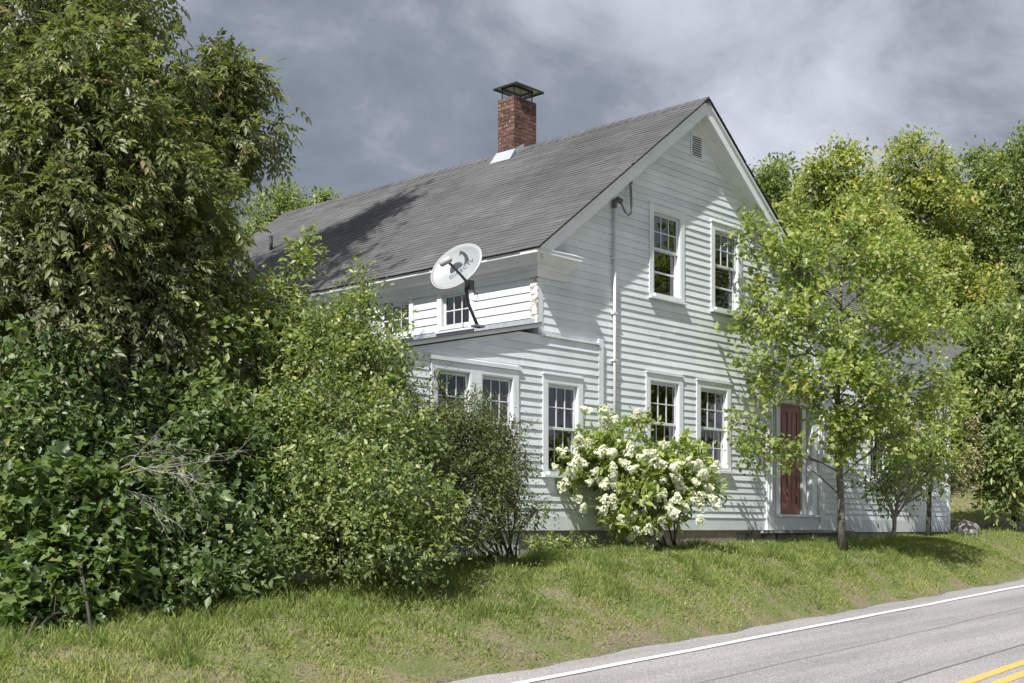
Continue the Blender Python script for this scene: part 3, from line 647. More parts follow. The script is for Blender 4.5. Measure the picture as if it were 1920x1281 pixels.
# ------------------------------------------------------------------ things on the house
# electrical conduit with its wires
cdt = tag(empty('electrical_conduit', (1.74, -.06, 1.0)), 'pale grey conduit pipe with looped wires running up the gable wall', 'conduit')
tube('pipe', [(1.74, -.06, .55), (1.74, -.06, 5.02)], .024, M['pipe'], cdt, 10)
for z in (1.6, 2.62, 3.35, 4.2): boxes('strap', FR, [(1.70, 1.78, z, z + .03, .0, .088)], M['pipe'], cdt)
bm = bmesh.new(); tube_into(bm, [(1.74, -.06, 5.0), (1.74, -.065, 5.10), (1.77, -.10, 5.13), (1.83, -.13, 5.10)], [.033, .045, .05, .045], 10); from_bm('weatherhead', bm, M['mast'], cdt, True)
for k in range(3):
    o = k * .022
    tube('wire', [(1.82, -.13, 5.09 - o), (1.88, -.15, 4.98 - o), (1.97, -.15, 4.90 + o * .5), (2.07, -.13, 4.95 + o), (2.12 - o, -.11, 5.15), (2.13 - o, -.09, 5.40), (2.13 - o * .5, -.06, 5.53)], .007, M['wire'], cdt, 6)
boxes('insulator', FR, [(2.10, 2.20, 5.47, 5.56, 0, .06)], M['mast'], cdt)
mt = boxes('electric_meter', FR, [(1.64, 1.86, .75, 1.15, .012, .13)], M['lnb'], cdt)
# wall lamp beside the door
wl = tag(empty('wall_lantern', (6.08, -.1, 2.35)), 'small black lantern on the clapboards left of the red door', 'lamp')
boxes('back_plate', FR, [(6.04, 6.12, 2.36, 2.54, .012, .03)], M['dark'], wl)
tube('bracket', [FR(6.08, 2.50, .03), FR(6.08, 2.53, .09), FR(6.08, 2.46, .12)], .008, M['dark'], wl)
boxes('lantern_cage', FR, [(6.035, 6.125, 2.26, 2.275, .075, .165), (6.035, 6.125, 2.44, 2.455, .075, .165), (6.035, 6.045, 2.275, 2.44, .075, .085), (6.115, 6.125, 2.275, 2.44, .075, .085), (6.035, 6.045, 2.275, 2.44, .155, .165), (6.115, 6.125, 2.275, 2.44, .155, .165), (6.06, 6.10, 2.455, 2.49, .10, .14)], M['dark'], wl)
# satellite dish
dsh = tag(empty('satellite_dish', tuple(at(897, 614, 18.0))), 'pale grey oval satellite dish on a bent mast above the lean-to roof', 'satellite dish')
dc = at(855, 499, 17.75)
n_ = (RGT * -.42 + UPV * .42 + FWD * -.80).normalized()
m_ = (RGT * .86 + UPV * .50); m_ = (m_ - n_ * m_.dot(n_)).normalized(); k_ = n_.cross(m_).normalized()
if k_.z < 0: k_ = -k_
A, B, DEP = .405, .335, .075
def dpt(u, v, lift=0): return dc + m_ * (u * A) + k_ * (v * B) + n_ * (DEP * (u * u + v * v) - DEP + lift)
bm = bmesh.new(); nr_, ns = 9, 56; rings = []
for side_ in (0, -.012):
    rr = [[bm.verts.new(dpt(0, 0, side_))]]
    for i in range(1, nr_ + 1):
        r = i / nr_; rr.append([bm.verts.new(dpt(r * math.cos(2 * math.pi * k / ns), r * math.sin(2 * math.pi * k / ns), side_)) for k in range(ns)])
    for k in range(ns): bm.faces.new((rr[0][0], rr[1][k], rr[1][(k + 1) % ns]))
    for a, b in zip(rr[1:], rr[2:]):
        for k in range(ns): bm.faces.new((a[k], b[k], b[(k + 1) % ns], a[(k + 1) % ns]))
    rings.append(rr[-1])
for k in range(ns): bm.faces.new((rings[0][k], rings[0][(k + 1) % ns], rings[1][(k + 1) % ns], rings[1][k]))
refl = from_bm('reflector', bm, M['dish'], dsh, True)
bm = bmesh.new(); tube_into(bm, [dpt(math.cos(2 * math.pi * k / 60), math.sin(2 * math.pi * k / 60), -.008) for k in range(61)], .009, 6, False); from_bm('rim', bm, M['lnb'], refl, True)
# printed mark and lettering follow the reflector's curve
def decal(name, polys, m):
    bm = bmesh.new()
    for p in polys:
        vs2 = [bm.verts.new(dpt(u / A, v / B, .004)) for u, v in p]; bm.faces.new(vs2)
    bmesh.ops.triangulate(bm, faces=bm.faces[:])
    return from_bm(name, bm, m, refl)
def arc(cx, cy, rx, ry, a0, a1, n=14): return [(cx + rx * math.cos(math.radians(a0 + (a1 - a0) * k / n)), cy + ry * math.sin(math.radians(a0 + (a1 - a0) * k / n))) for k in range(n + 1)]
ox, oy = .03, .02
half = [(ox + u * 1.25, oy + v * 1.25) for u, v in arc(-.035, .0, .085, .085, 8, 180) + [(-.12, -.01), (.035, -.01)]]
sw = [(ox + u * 1.25, oy + v * 1.25) for u, v in [(.045, -.02), (.085, .015), (.105, .055), (.108, .095), (.095, .135), (.085, .12), (.07, .125), (.105, .165), (.135, .12), (.145, .07), (.14, .02), (.13, -.02)]]
decal('printed_emblem', [half, sw], M['logo'])
cu = bpy.data.curves.new('lettering', 'FONT'); cu.body = 'DIRECTV'; cu.size = .095; cu.align_x = 'CENTER'; cu.space_character = 1.15
to = bpy.data.objects.new('tmp_text', cu); COL.objects.link(to); bpy.context.view_layer.update()
tm = bpy.data.meshes.new_from_object(to.evaluated_get(bpy.context.evaluated_depsgraph_get())); bpy.data.objects.remove(to)
tm.materials.clear()
for v in tm.vertices: v.co = dpt((v.co.x + .04) / A, (v.co.y + oy - .11) / B, .004)
link('lettering', tm, refl, M['logo'])
foot = at(896, 612, 18.05); elb = at(879, 572, 18.05); top = at(873, 540, 18.0)
feed = at(838, 489, 17.30); lowr = dpt(.05, -1.02)
tube('mast', [foot, elb + (foot - elb) * .25, elb, elb + (top - elb) * .3, top], .024, M['mast'], dsh, 10)
tube('feed_arm', [top, lowr + n_ * .01 + Vector((0, 0, -.03)), lowr * .45 + feed * .55, feed], [.02, .022, .02, .02], M['mast'], dsh, 6)
bm = bmesh.new(); ax = (m_ * .8 + RGT * .2).normalized()
tube_into(bm, [feed - ax * .11, feed - ax * .09, feed + ax * .05, feed + ax * .07], [.028, .045, .045, .028], 10); from_bm('feed_horn', bm, M['lnb'], dsh, True)
hx = at(881, 535, 17.98)
bm = bmesh.new(); bmesh.ops.create_cube(bm, size=1, matrix=Matrix.Translation(hx) @ Matrix.Diagonal((.09, .09, .13, 1))); from_bm('mount_bracket', bm, M['mast'], dsh)
bm = bmesh.new(); bmesh.ops.create_cube(bm, size=1, matrix=Matrix.Translation(foot) @ Matrix.Diagonal((.16, .12, .03, 1))); from_bm('foot_plate', bm, M['steel'], dsh)
tube('cable', [hx + Vector((0, 0, -.04)), at(896, 552, 18.0), at(893, 565, 18.0), at(871, 560, 18.0), at(868, 615, 18.05)], .006, M['dark'], dsh, 5)

# ------------------------------------------------------------------ vegetation builders
LEAF = {'oval': (np.array([[0, 0], [.30, .20], [.62, .19], [1, 0], [.62, -.19], [.30, -.20]]), [(0, 1, 2, 3), (0, 3, 4, 5)]),
        'lance': (np.array([[0, 0], [.42, .15], [1, 0], [.42, -.15]]), [(0, 1, 2), (0, 2, 3)]),
        'leaflet': (np.array([[0, 0], [.42, .20], [1, 0], [.42, -.20]]), [(0, 1, 2), (0, 2, 3)]),
        'diamond': (np.array([[0, 0], [.45, .28], [1, 0], [.45, -.28]]), [(0, 1, 2), (0, 2, 3)]),
        'maple': (np.array([[0, 0], [.06, .36], [.27, .27], [.52, .46], [.62, .24], [1, 0], [.62, -.24], [.52, -.46], [.27, -.27], [.06, -.36]]), [(0, 1, 2, 3, 4, 5), (0, 5, 6, 7, 8, 9)])}
def nrm(a): return a / np.maximum(np.linalg.norm(a, axis=1, keepdims=True), 1e-9)
def leaf_mesh(name, base, d, n, size, tint, shape, m, parent, fold=.16, curl=.12):
    tpl, polys = LEAF[shape]; K = len(base)
    d = nrm(d); s = nrm(np.cross(n, d)); n2 = np.cross(d, s)
    co = np.zeros((K, len(tpl), 3), 'f')
    for i, (u, v) in enumerate(tpl):
        co[:, i] = base + d * (u * size)[:, None] + s * (v * size)[:, None] + n2 * ((abs(v) * fold * 2 - u * u * curl) * size)[:, None]
    nv = len(tpl); off = (np.arange(K) * nv)[:, None]
    loops = np.concatenate([off + np.array(p)[None, :] for p in polys], 1).ravel()
    tot = np.tile([len(p) for p in polys], K); start = np.concatenate([[0], np.cumsum(tot)[:-1]])
    me = bpy.data.meshes.new(name)
    me.vertices.add(K * nv); me.vertices.foreach_set('co', co.ravel())
    me.loops.add(len(loops)); me.loops.foreach_set('vertex_index', loops.astype('i'))
    me.polygons.add(len(tot)); me.polygons.foreach_set('loop_start', start.astype('i')); me.polygons.foreach_set('loop_total', tot.astype('i'))
    a = me.attributes.new('tint', 'FLOAT', 'FACE'); a.data.foreach_set('value', np.repeat(np.clip(tint, 0, 1), len(polys)).astype('f'))
    me.update(calc_edges=True); me.validate()
    return link(name, me, parent, m)
def foliage(name, clusters, dirs, parent, m, per=18, shoot=.35, size=.09, shape='oval', droop=.35, upn=.9, spread=.10, tbias=None, odd=.015):
    K = len(clusters); cl = np.repeat(clusters, per, 0); dr = np.repeat(nrm(dirs), per, 0); n = K * per
    t = rng.random(n) ; rv = rng.normal(size=(n, 3))
    base = cl + dr * (t * shoot)[:, None] - np.array([0, 0, 1.]) * (t * t * shoot * droop)[:, None] + rng.normal(size=(n, 3)) * spread
    d = dr * .55 + rv * .62 + np.array([0, 0, -1.]) * droop
    nn = np.array([0, 0, 1.]) * upn + dr * .25 + rng.normal(size=(n, 3)) * .55
    ct = np.clip(rng.normal(.44, .22, K), .02, .92) if tbias is None else tbias
    tint = np.clip(np.repeat(ct, per) + rng.normal(0, .13, n), 0, .93)
    o = rng.random(n) < odd; tint[o] = 1.0
    sz = size * np.clip(rng.normal(.9, .27, n), .35, 1.3) * np.repeat(rng.uniform(.75, 1.2, K), per)
    return leaf_mesh(name, base.astype('f'), d, nn, sz, tint, shape, m, parent)
def pinnate(name, clusters, dirs, parent, m, comp=6, rach=.24, size=.085, droop=.5, odd=.01):
    """compound leaves: each rachis carries three pairs of leaflets and a terminal one, all in one plane"""
    K = len(clusters); n = K * comp; cl = np.repeat(clusters, comp, 0); dr = np.repeat(nrm(dirs), comp, 0)
    start = cl + dr * (rng.random(n) * .34)[:, None] + rng.normal(size=(n, 3)) * .06
    rd = dr * .45 + rng.normal(size=(n, 3)) * .65; rd[:, 2] -= droop; rd = nrm(rd)
    nn = nrm(np.array([0, 0, 1.]) + dr * .3 + rng.normal(size=(n, 3)) * .35); sd = nrm(np.cross(nn, rd)); nn = np.cross(rd, sd)
    ln = rach * rng.uniform(.7, 1.25, n); ct = np.clip(rng.normal(.44, .2, K), .02, .92); tl = np.clip(np.repeat(ct, comp) + rng.normal(0, .10, n), 0, .93); tl[rng.random(n) < odd] = 1
    B, Dd, Nn_, S, T = [], [], [], [], []
    for (t, sg, sc_) in ((.38, 1, .8), (.38, -1, .8), (.66, 1, 1), (.66, -1, 1), (.9, 1, .95), (.9, -1, .95), (1.0, 0, 1.15)):
        sag = np.array([0, 0, -1.]) * (t * t * .3 * ln)[:, None]
        B.append(start + rd * (t * ln)[:, None] + sag); Dd.append(rd * (.62 if sg else 1) + sd * (.72 * sg) + np.array([0, 0, -.32]) + rng.normal(size=(n, 3)) * .12)
        Nn_.append(nn + rng.normal(size=(n, 3)) * .18); S.append(size * sc_ * (ln / rach) * rng.uniform(.85, 1.15, n)); T.append(tl + rng.normal(0, .05, n))
    return leaf_mesh(name, np.concatenate(B).astype('f'), np.concatenate(Dd), np.concatenate(Nn_), np.concatenate(S), np.concatenate(T), 'leaflet', m, parent, .10, .22)
def lobe_points(lobes, gap=-.16, fr=1.15):
    """lobes: (centre, radii, count). Points fill each ellipsoid, denser toward its skin, with holes from noise"""
    P, D, ID = [], [], []
    for li, (c, r, cnt) in enumerate(lobes):
        c = np.array(c); r = np.array(r, float)
        k = int(cnt * 1.7); u = nrm(rng.normal(size=(k, 3))); rad = rng.random(k) ** .42
        rad *= 1 + .22 * np.array([noise.noise((x * 2.1 + li * 3.7, y * 2.1, z * 2.1)) for x, y, z in u])
        p = c + u * rad[:, None] * r
        keep = np.array([noise.noise((q[0] * fr + 7, q[1] * fr, q[2] * fr)) > gap for q in p])
        if keep.mean() < .45: keep = keep | (rng.random(len(keep)) < .5)
        p = p[keep][:cnt]; uu = u[keep][:cnt]
        P.append(p); D.append(uu * .8 + np.array([0, 0, .25]) + rng.normal(size=p.shape) * .35); ID += [li] * len(p)
    return np.concatenate(P), np.concatenate(D), np.array(ID)
def skeleton(name, trunk, trad, lobes, P, ID, parent, m, limb=.05, twig=.009, ntw=14, start=.3):
    bm = bmesh.new(); tube_into(bm, trunk, trad, 9)
    tp = [Vector(q) for q in trunk]
    def along(z):
        for a, b in zip(tp, tp[1:]):
            if a.z <= z <= b.z or a.z >= z >= b.z: return a.lerp(b, (z - a.z) / (b.z - a.z + 1e-9))
        return tp[-1] if z > tp[-1].z else tp[0].lerp(tp[1], .5)
    H0, H1 = tp[0].z, tp[-1].z
    for li, (c, r, cnt) in enumerate(lobes):
        c = Vector(c); hor = math.hypot(c.x - tp[0].x, c.y - tp[0].y)
        q = along(max(H0 + (H1 - H0) * start * random.uniform(.7, 1.1), min(H1, c.z - .55 * hor - .2)))
        midp = q.lerp(c, .5) + Vector((random.uniform(-.1, .1), random.uniform(-.1, .1), .12 * (c - q).length)) * .7
        pts = [q.lerp(midp, t).lerp(midp.lerp(c, t), t) for t in (0, .25, .5, .75, 1)]
        tube_into(bm, pts, [limb, limb * .8, limb * .65, limb * .5, limb * .3], 6)
        sel = P[ID == li]
        if len(sel) == 0: continue
        for j in rng.choice(len(sel), min(ntw, len(sel)), replace=False):
            e = Vector(sel[j]); s = pts[random.choice((1, 2, 3, 3, 4))]
            md = s.lerp(e, .5) + Vector((random.uniform(-1, 1), random.uniform(-1, 1), random.uniform(0, 1))) * .08 * (e - s).length
            tube_into(bm, [s, md, e], [twig * 2, twig * 1.4, twig * .6], 4, False)
    return from_bm(name, bm, m, parent, True)
def gz(x, y): return float(ground_z(np.array([x]), np.array([y]))[0])
def plant(name, label, cat, base, trunk, trad, lobes, leafm, barkm, group=None, limb=.05, twig=.009, ntw=14, part='crown', start=.3, gap=-.16, fr=1.15, **kw):
    e = tag(empty(name, base), label, cat, group)
    P, D, ID = lobe_points(lobes, gap, fr)
    skeleton('trunk' if part == 'crown' else 'stems', trunk, trad, lobes, P, ID, e, barkm, limb, twig, ntw, start)
    (pinnate if 'comp' in kw else foliage)(part, P, D, e, leafm, **kw)
    return e
def L3(x, y, Z, rp_, ry=None, rz=None, n=100):
    """a lobe seen at photo pixel x, y at distance Z, radii given in photo pixels there"""
    k = Z / FOC; r = rp_ * k; return (tuple(at(x, y, Z)), (r, (rz if rz else rp_) * k if rz else r, (ry if ry else rp_) * k), n)
def on_ground(x, y, sink=.05): return Vector((x, y, gz(x, y) - sink))

# ------------------------------------------------------------------ the large tree at the left edge
tb = on_ground(-7.15, 2.3)
tr = [tb, tb + Vector((.05, 0, 1.5)), tb + Vector((-.1, .1, 4)), tb + Vector((.25, .3, 7.5)), tb + Vector((.8, 1.2, 11)), tb + Vector((1.3, 1.9, 14.5))]
lob = []
def LB(x, y, Z, r, n, ry=None): lob.append(L3(x, y, Z, r, ry, None, int(n * .62)))
LB(60, 60, 15, 150, 320); LB(180, 50, 15.5, 95, 240); LB(265, 15, 16.5, 34, 40, 26); LB(120, 190, 14, 150, 400); LB(270, 175, 15.5, 85, 230); LB(370, 165, 16.6, 46, 90, 38); LB(440, 150, 17, 30, 40, 16)
LB(40, 330, 13.8, 140, 330); LB(190, 310, 14, 130, 330); LB(310, 270, 15, 80, 230); LB(390, 275, 16.4, 46, 80, 32); LB(455, 262, 16.8, 30, 36, 18); LB(40, 240, 13.6, 90, 160); LB(410, 150, 16.7, 40, 80, 26); LB(475, 150, 17, 22, 34, 12); LB(430, 270, 16.5, 40, 70, 24); LB(490, 255, 16.9, 20, 30, 12)
LB(120, 440, 13.6, 150, 360, 110); LB(290, 400, 14.6, 120, 300, 90); LB(365, 350, 15.6, 38, 80, 50); LB(365, 430, 15.5, 38, 80, 50); LB(60, 540, 13.6, 130, 280, 90); LB(230, 520, 14.2, 120, 240, 80); LB(335, 510, 15, 66, 120, 56)
lob_hi = [((-6.6, 3.2, 9.5), (3.0, 2.8, 1.8), 260), ((-8.6, 3.6, 12.0), (2.2, 2.4, 2.2), 150), ((-9.2, 2.0, 7.0), (2.4, 2.4, 2.4), 160), ((-8.2, 5.0, 8.0), (2.4, 2.2, 2.4), 160), ((-7.5, 4.4, 5.0), (2.2, 1.8, 1.6), 130)]
# upper crown, whose shade falls across the long roof slope
for c_, r_, k_n in (((-4.9, 6.5, 13.1), 1.2, 260), ((-4.9, 5.5, 13.2), 1.15, 260), ((-4.6, 4.9, 13.6), 1.05, 240), ((-4.3, 4.6, 14.2), .9, 180), ((-3.95, 4.3, 14.7), .62, 90), ((-3.6, 4.15, 15.1), .4, 40), ((-6.0, 5.2, 13.0), 1.5, 140), ((-6.5, 3.9, 15.2), 1.6, 120), ((-5.6, 4.3, 12.0), 1.2, 110)): lob_hi.append((c_, (r_, r_, r_ * .8), int(k_n * .75)))
plant('boxelder_tree', 'tall tree with drooping leaves filling the upper left corner, trunk at the left edge', 'tree', tb, tr, [.27, .24, .22, .17, .12, .05], lob + lob_hi, M['leaf_box'], M['bark'], limb=.07, twig=.010, ntw=16, start=.25, gap=.09, fr=1.3,
      comp=6, rach=.23, size=.098, droop=.34, odd=.008)
# second, thinner stem of a neighbouring tree
t2 = on_ground(-6.9, .9)
plant('leaning_tree', 'slim dark leaning tree standing just right of the large left trunk', 'tree', t2, [t2, t2 + Vector((.2, .2, 2.5)), t2 + Vector((.1, .5, 5.5)), t2 + Vector((-.1, .8, 8.2))], [.09, .08, .06, .03],
      [L3(95, 640, 13.4, 120, 80, None, 220), L3(250, 620, 14.0, 100, 80, None, 190), L3(40, 450, 13.2, 70, 70, None, 90)], M['leaf_olive'], M['bark2'], limb=.03, comp=5, rach=.22, size=.085, droop=.4)

# ------------------------------------------------------------------ the thicket in front of the house
def shrub(name, label, bx_, by_, lobes, leafm, n_stem=4, top=1.6, **kw):
    b = on_ground(bx_, by_)
    e = tag(empty(name, b), label, 'shrub', None)
    P, D, ID = lobe_points(lobes)
    bm = bmesh.new()
    for li, (c, r, cnt) in enumerate(lobes):
        c = Vector(c); s = b + Vector((random.uniform(-.2, .2), random.uniform(-.2, .2), 0))
        md = s.lerp(c, .55) + Vector((random.uniform(-.15, .15), random.uniform(-.15, .15), .15))
        pts = [s.lerp(md, t).lerp(md.lerp(c, t), t) for t in (0, .25, .5, .75, 1)]
        tube_into(bm, pts, [.016, .014, .012, .009, .006], 6)
        sel = P[ID == li]
        for j in rng.choice(len(sel), min(14, len(sel)), replace=False):
            q = Vector(sel[j]); s2 = pts[random.choice((2, 3, 3, 4))]; m2 = s2.lerp(q, .5) + Vector((random.uniform(-1, 1), random.uniform(-1, 1), random.uniform(-.3, 1))) * .1 * (q - s2).length
            tube_into(bm, [s2, m2, q], [.009, .006, .003], 4, False)
    from_bm('stems', bm, M['bark2'], e, True)
    foliage('foliage', P, D, e, leafm, **kw); return e
shrub('deep_green_shrub', 'dark green large-leaved shrub hanging over the grass left of centre', -7.0, -.5,
      [L3(260, 830, 13.4, 110, 90, None, 170), L3(390, 850, 13.8, 90, 100, None, 150), L3(300, 960, 13.0, 110, 90, None, 170), L3(400, 1000, 13.2, 80, 80, None, 120), L3(320, 1060, 12.9, 90, 60, None, 90), L3(200, 960, 13.0, 80, 90, None, 90), L3(470, 930, 14, 60, 100, None, 90)],
      M['leaf_deep'], per=12, shoot=.26, size=.115, shape='diamond', droop=.3, spread=.07)
shrub('tall_tangled_shrub', 'tall tangled shrub under the big tree with yellow-green sprays', -5.6, 1.0,
      [L3(350, 640, 14.6, 110, 90, None, 200), L3(440, 590, 15.4, 62, 60, None, 110), L3(470, 700, 15, 85, 100, None, 170), L3(380, 740, 14.2, 110, 70, None, 170), L3(470, 820, 14.6, 70, 80, None, 110), L3(545, 640, 15.5, 55, 72, None, 110), L3(565, 500, 15.8, 26, 50, None, 26), L3(505, 545, 15.9, 28, 30, None, 24)],
      M['leaf_lime'], per=13, shoot=.26, size=.105, shape='diamond', droop=.3, spread=.07)
shrub('shaded_shrub', 'shaded leafy shrub against the left edge below the big tree', -7.5, .0,
      [L3(60, 720, 12.8, 110, 90, None, 180), L3(180, 740, 13.2, 100, 80, None, 160), L3(60, 860, 12.6, 90, 70, None, 120), L3(150, 850, 12.8, 80, 60, None, 100), L3(30, 980, 12.9, 70, 90, None, 100)],
      M['leaf_deep'], per=13, shoot=.26, size=.10, shape='diamond', droop=.3, spread=.07)
# young maple saplings low in the left corner
def sapling(label, bx_, by_, lobes, n):
    b = on_ground(bx_, by_); e = tag(empty('maple_sapling', b), label, 'sapling', 'maple saplings at the thicket edge')
    P, D, ID = lobe_points(lobes)
    top_ = Vector(lobes[0][0])
    skeleton('stem', [b, b.lerp(top_, .5) + Vector((.03, 0, .1)), top_], [.016, .012, .005], lobes, P, ID, e, M['bark2'], .004, .002, 6, .3)
    foliage('foliage', P, D, e, M['leaf_sap'], per=n + 10, shoot=.20, size=.108, shape='maple', droop=.25, spread=.06, upn=1.2)
sapling('tall maple sapling with broad lobed leaves at the lower left', -8.35, -2.35, [L3(115, 930, 11.9, 95, 60, None, 90), L3(160, 1000, 11.8, 75, 50, None, 70), L3(70, 1010, 11.8, 60, 50, None, 50), L3(130, 1060, 11.7, 60, 40, None, 60), L3(190, 1060, 11.6, 50, 40, None, 50), L3(170, 1120, 11.5, 40, 30, None, 30)], 8)
sapling('low maple sapling with broad leaves beside the trunk in the bottom left corner', -9.0, -2.3, [L3(90, 1130, 11.4, 85, 50, None, 80), L3(160, 1120, 11.5, 60, 50, None, 50), L3(30, 1170, 11.4, 50, 40, None, 40)], 8)
shrub('bright_bush', 'broad bright green bush hiding the lean-to, left of the satellite dish', -4.2, -.7,
      [L3(620, 625, 15.2, 66, 52, None, 130), L3(676, 605, 15.4, 40, 44, None, 60), L3(690, 525, 15.6, 12, 24, None, 12), L3(680, 680, 15.0, 75, 52, None, 150), L3(590, 700, 14.8, 80, 90, None, 170), L3(722, 745, 15.0, 48, 42, None, 80), L3(748, 700, 15.2, 22, 24, None, 18), L3(730, 600, 15.4, 12, 22, None, 8), L3(560, 780, 14.6, 50, 60, None, 80), L3(650, 800, 14.3, 110, 80, None, 230), L3(750, 820, 14.6, 60, 46, None, 90),
       L3(600, 900, 13.9, 80, 70, None, 150), L3(700, 930, 13.8, 110, 80, None, 220), L3(650, 1010, 13.5, 100, 60, None, 180), L3(760, 1020, 13.8, 70, 60, None, 120), L3(550, 1010, 13.6, 40, 50, None, 50), L3(800, 960, 14.2, 60, 60, None, 80)],
      M['leaf_lime'], per=16, shoot=.24, size=.072, shape='diamond', droop=.2, spread=.06)
shrub('olive_bush', 'dusky olive bush with fine narrow leaves in front of the paired windows', -1.75, -.95,
      [L3(795, 800, 15.4, 52, 50, None, 150), L3(850, 820, 15.8, 62, 44, None, 220), L3(912, 835, 16.1, 48, 36, None, 150), L3(885, 775, 16.0, 36, 22, None, 80), L3(945, 875, 16.2, 46, 32, None, 130), L3(870, 890, 15.8, 80, 44, None, 260), L3(800, 890, 15.2, 60, 55, None, 180), L3(965, 930, 16.1, 44, 18, None, 80), L3(995, 958, 16.1, 32, 11, None, 40), L3(880, 960, 15.7, 80, 32, None, 180), L3(800, 980, 14.9, 60, 40, None, 130), L3(850, 1008, 15.4, 60, 18, None, 80), L3(940, 985, 15.9, 40, 11, None, 40), L3(960, 790, 16.2, 16, 14, None, 14), L3(815, 700, 15.7, 10, 26, None, 10)],
      M['leaf_dusk'], per=15, shoot=.26, size=.070, shape='lance', droop=.25, spread=.05)
shrub('undergrowth_shrub', 'low shaded undergrowth at the foot of the thicket above the grass', -7.3, -.9,
      [L3(230, 1090, 12.3, 70, 50, None, 80), L3(320, 1090, 12.5, 80, 45, None, 80), L3(420, 1075, 12.8, 80, 45, None, 80), L3(500, 1050, 13.2, 60, 45, None, 60), L3(180, 1050, 12.6, 60, 60, None, 60), L3(540, 960, 14.4, 70, 80, None, 90), L3(500, 860, 14.8, 70, 70, None, 110), L3(470, 925, 13.9, 50, 50, None, 60), L3(560, 820, 14.9, 60, 60, None, 70), L3(60, 800, 12.3, 70, 80, None, 90), L3(20, 900, 12.2, 60, 70, None, 80), L3(60, 1080, 12.6, 80, 70, None, 70), L3(60, 1150, 11.7, 60, 36, None, 50), L3(200, 1130, 11.8, 60, 36, None, 60), L3(280, 1115, 12.0, 60, 32, None, 60), L3(360, 1105, 12.3, 60, 30, None, 50), L3(130, 1090, 11.9, 60, 50, None, 60)],
      M['leaf_deep'], per=12, shoot=.24, size=.10, shape='diamond', droop=.3, spread=.07)
# dead branches
db = tag(empty('dead_branch', tuple(on_ground(-7.4, -1.0))), 'bare bleached dead branches sticking out of the left shrubs', 'branch')
bm = bmesh.new()
random.seed(77)
g0 = on_ground(-7.4, -1.0); hub = at(200, 900, 12.6)
tube_into(bm, [g0, g0.lerp(hub, .6) + Vector((.05, .1, .1)), hub], [.016, .013, .009], 6)
def twig_run(p, d, ln, r, depth):
    pts = [p]; q = p.copy(); v = d.normalized()
    for k in range(5):
        v = (v + Vector((random.uniform(-1, 1), random.uniform(-1, 1), random.uniform(-.9, .8))) * .22).normalized(); q = q + v * ln / 5; pts.append(q.copy())
    tube_into(bm, pts, [r * (1 - .14 * k) for k in range(6)], 5)
    if depth:
        for k in (1, 2, 2, 3, 3, 4, 5): twig_run(pts[k], v + Vector((random.uniform(-1, 1), random.uniform(-1, 1), random.uniform(-1, .7))) * .8, ln * random.uniform(.3, .5), r * .55, depth - 1)
for (x0, y0, x1, y1) in ((200, 900, 385, 800), (200, 900, 310, 925), (190, 880, 150, 820), (240, 870, 380, 880), (230, 860, 330, 800)):
    tube_into(bm, [hub, hub.lerp(at(x0, y0, 12.4), .5) + Vector((0, 0, .02)), at(x0, y0, 12.4)], [.006, .005, .0042], 5)
    a_ = at(x0, y0, 12.4); b_ = at(x1, y1, 11.9); twig_run(a_, b_ - a_, (b_ - a_).length, .0042, 2 if x1 > 300 else 1)
from_bm('twigs', bm, M['twig'], db, True)

# ------------------------------------------------------------------ hydrangea
hb = on_ground(2.25, -.75)
hyd = tag(empty('hydrangea', hb), 'hydrangea bush with big creamy white flower heads below the windows', 'hydrangea')
hl = [L3(1110, 870, 19.3, 60, 50, None, 60), L3(1180, 860, 19.2, 70, 60, None, 90), L3(1260, 880, 19.4, 70, 55, None, 90), L3(1200, 930, 19.0, 80, 50, None, 90), L3(1140, 810, 19.6, 35, 40, None, 26), L3(1200, 800, 19.7, 14, 36, None, 10), L3(1290, 920, 19.4, 45, 45, None, 40), L3(1190, 985, 18.9, 40, 26, None, 26), L3(1070, 880, 19.1, 32, 26, None, 20)]
P, D, ID = lobe_points(hl)
bm = bmesh.new()
for li, (c, r, cnt) in enumerate(hl):
    c = Vector(c); s = hb + Vector((random.uniform(-.12, .12), random.uniform(-.1, .1), 0)); md = s.lerp(c, .5) + Vector((0, 0, .12)); tube_into(bm, [s, md, c], [.018, .013, .006], 6)
    for j in range(6):
        q = Vector(P[ID == li][j]); tube_into(bm, [md.lerp(c, .6), q], [.007, .004], 4, False)
from_bm('stems', bm, M['bark'], hyd, True)
foliage('foliage', P, D, hyd, M['leaf_hyd'], per=15, shoot=.2, size=.125, shape='oval', droop=.3, spread=.05)
heads = []
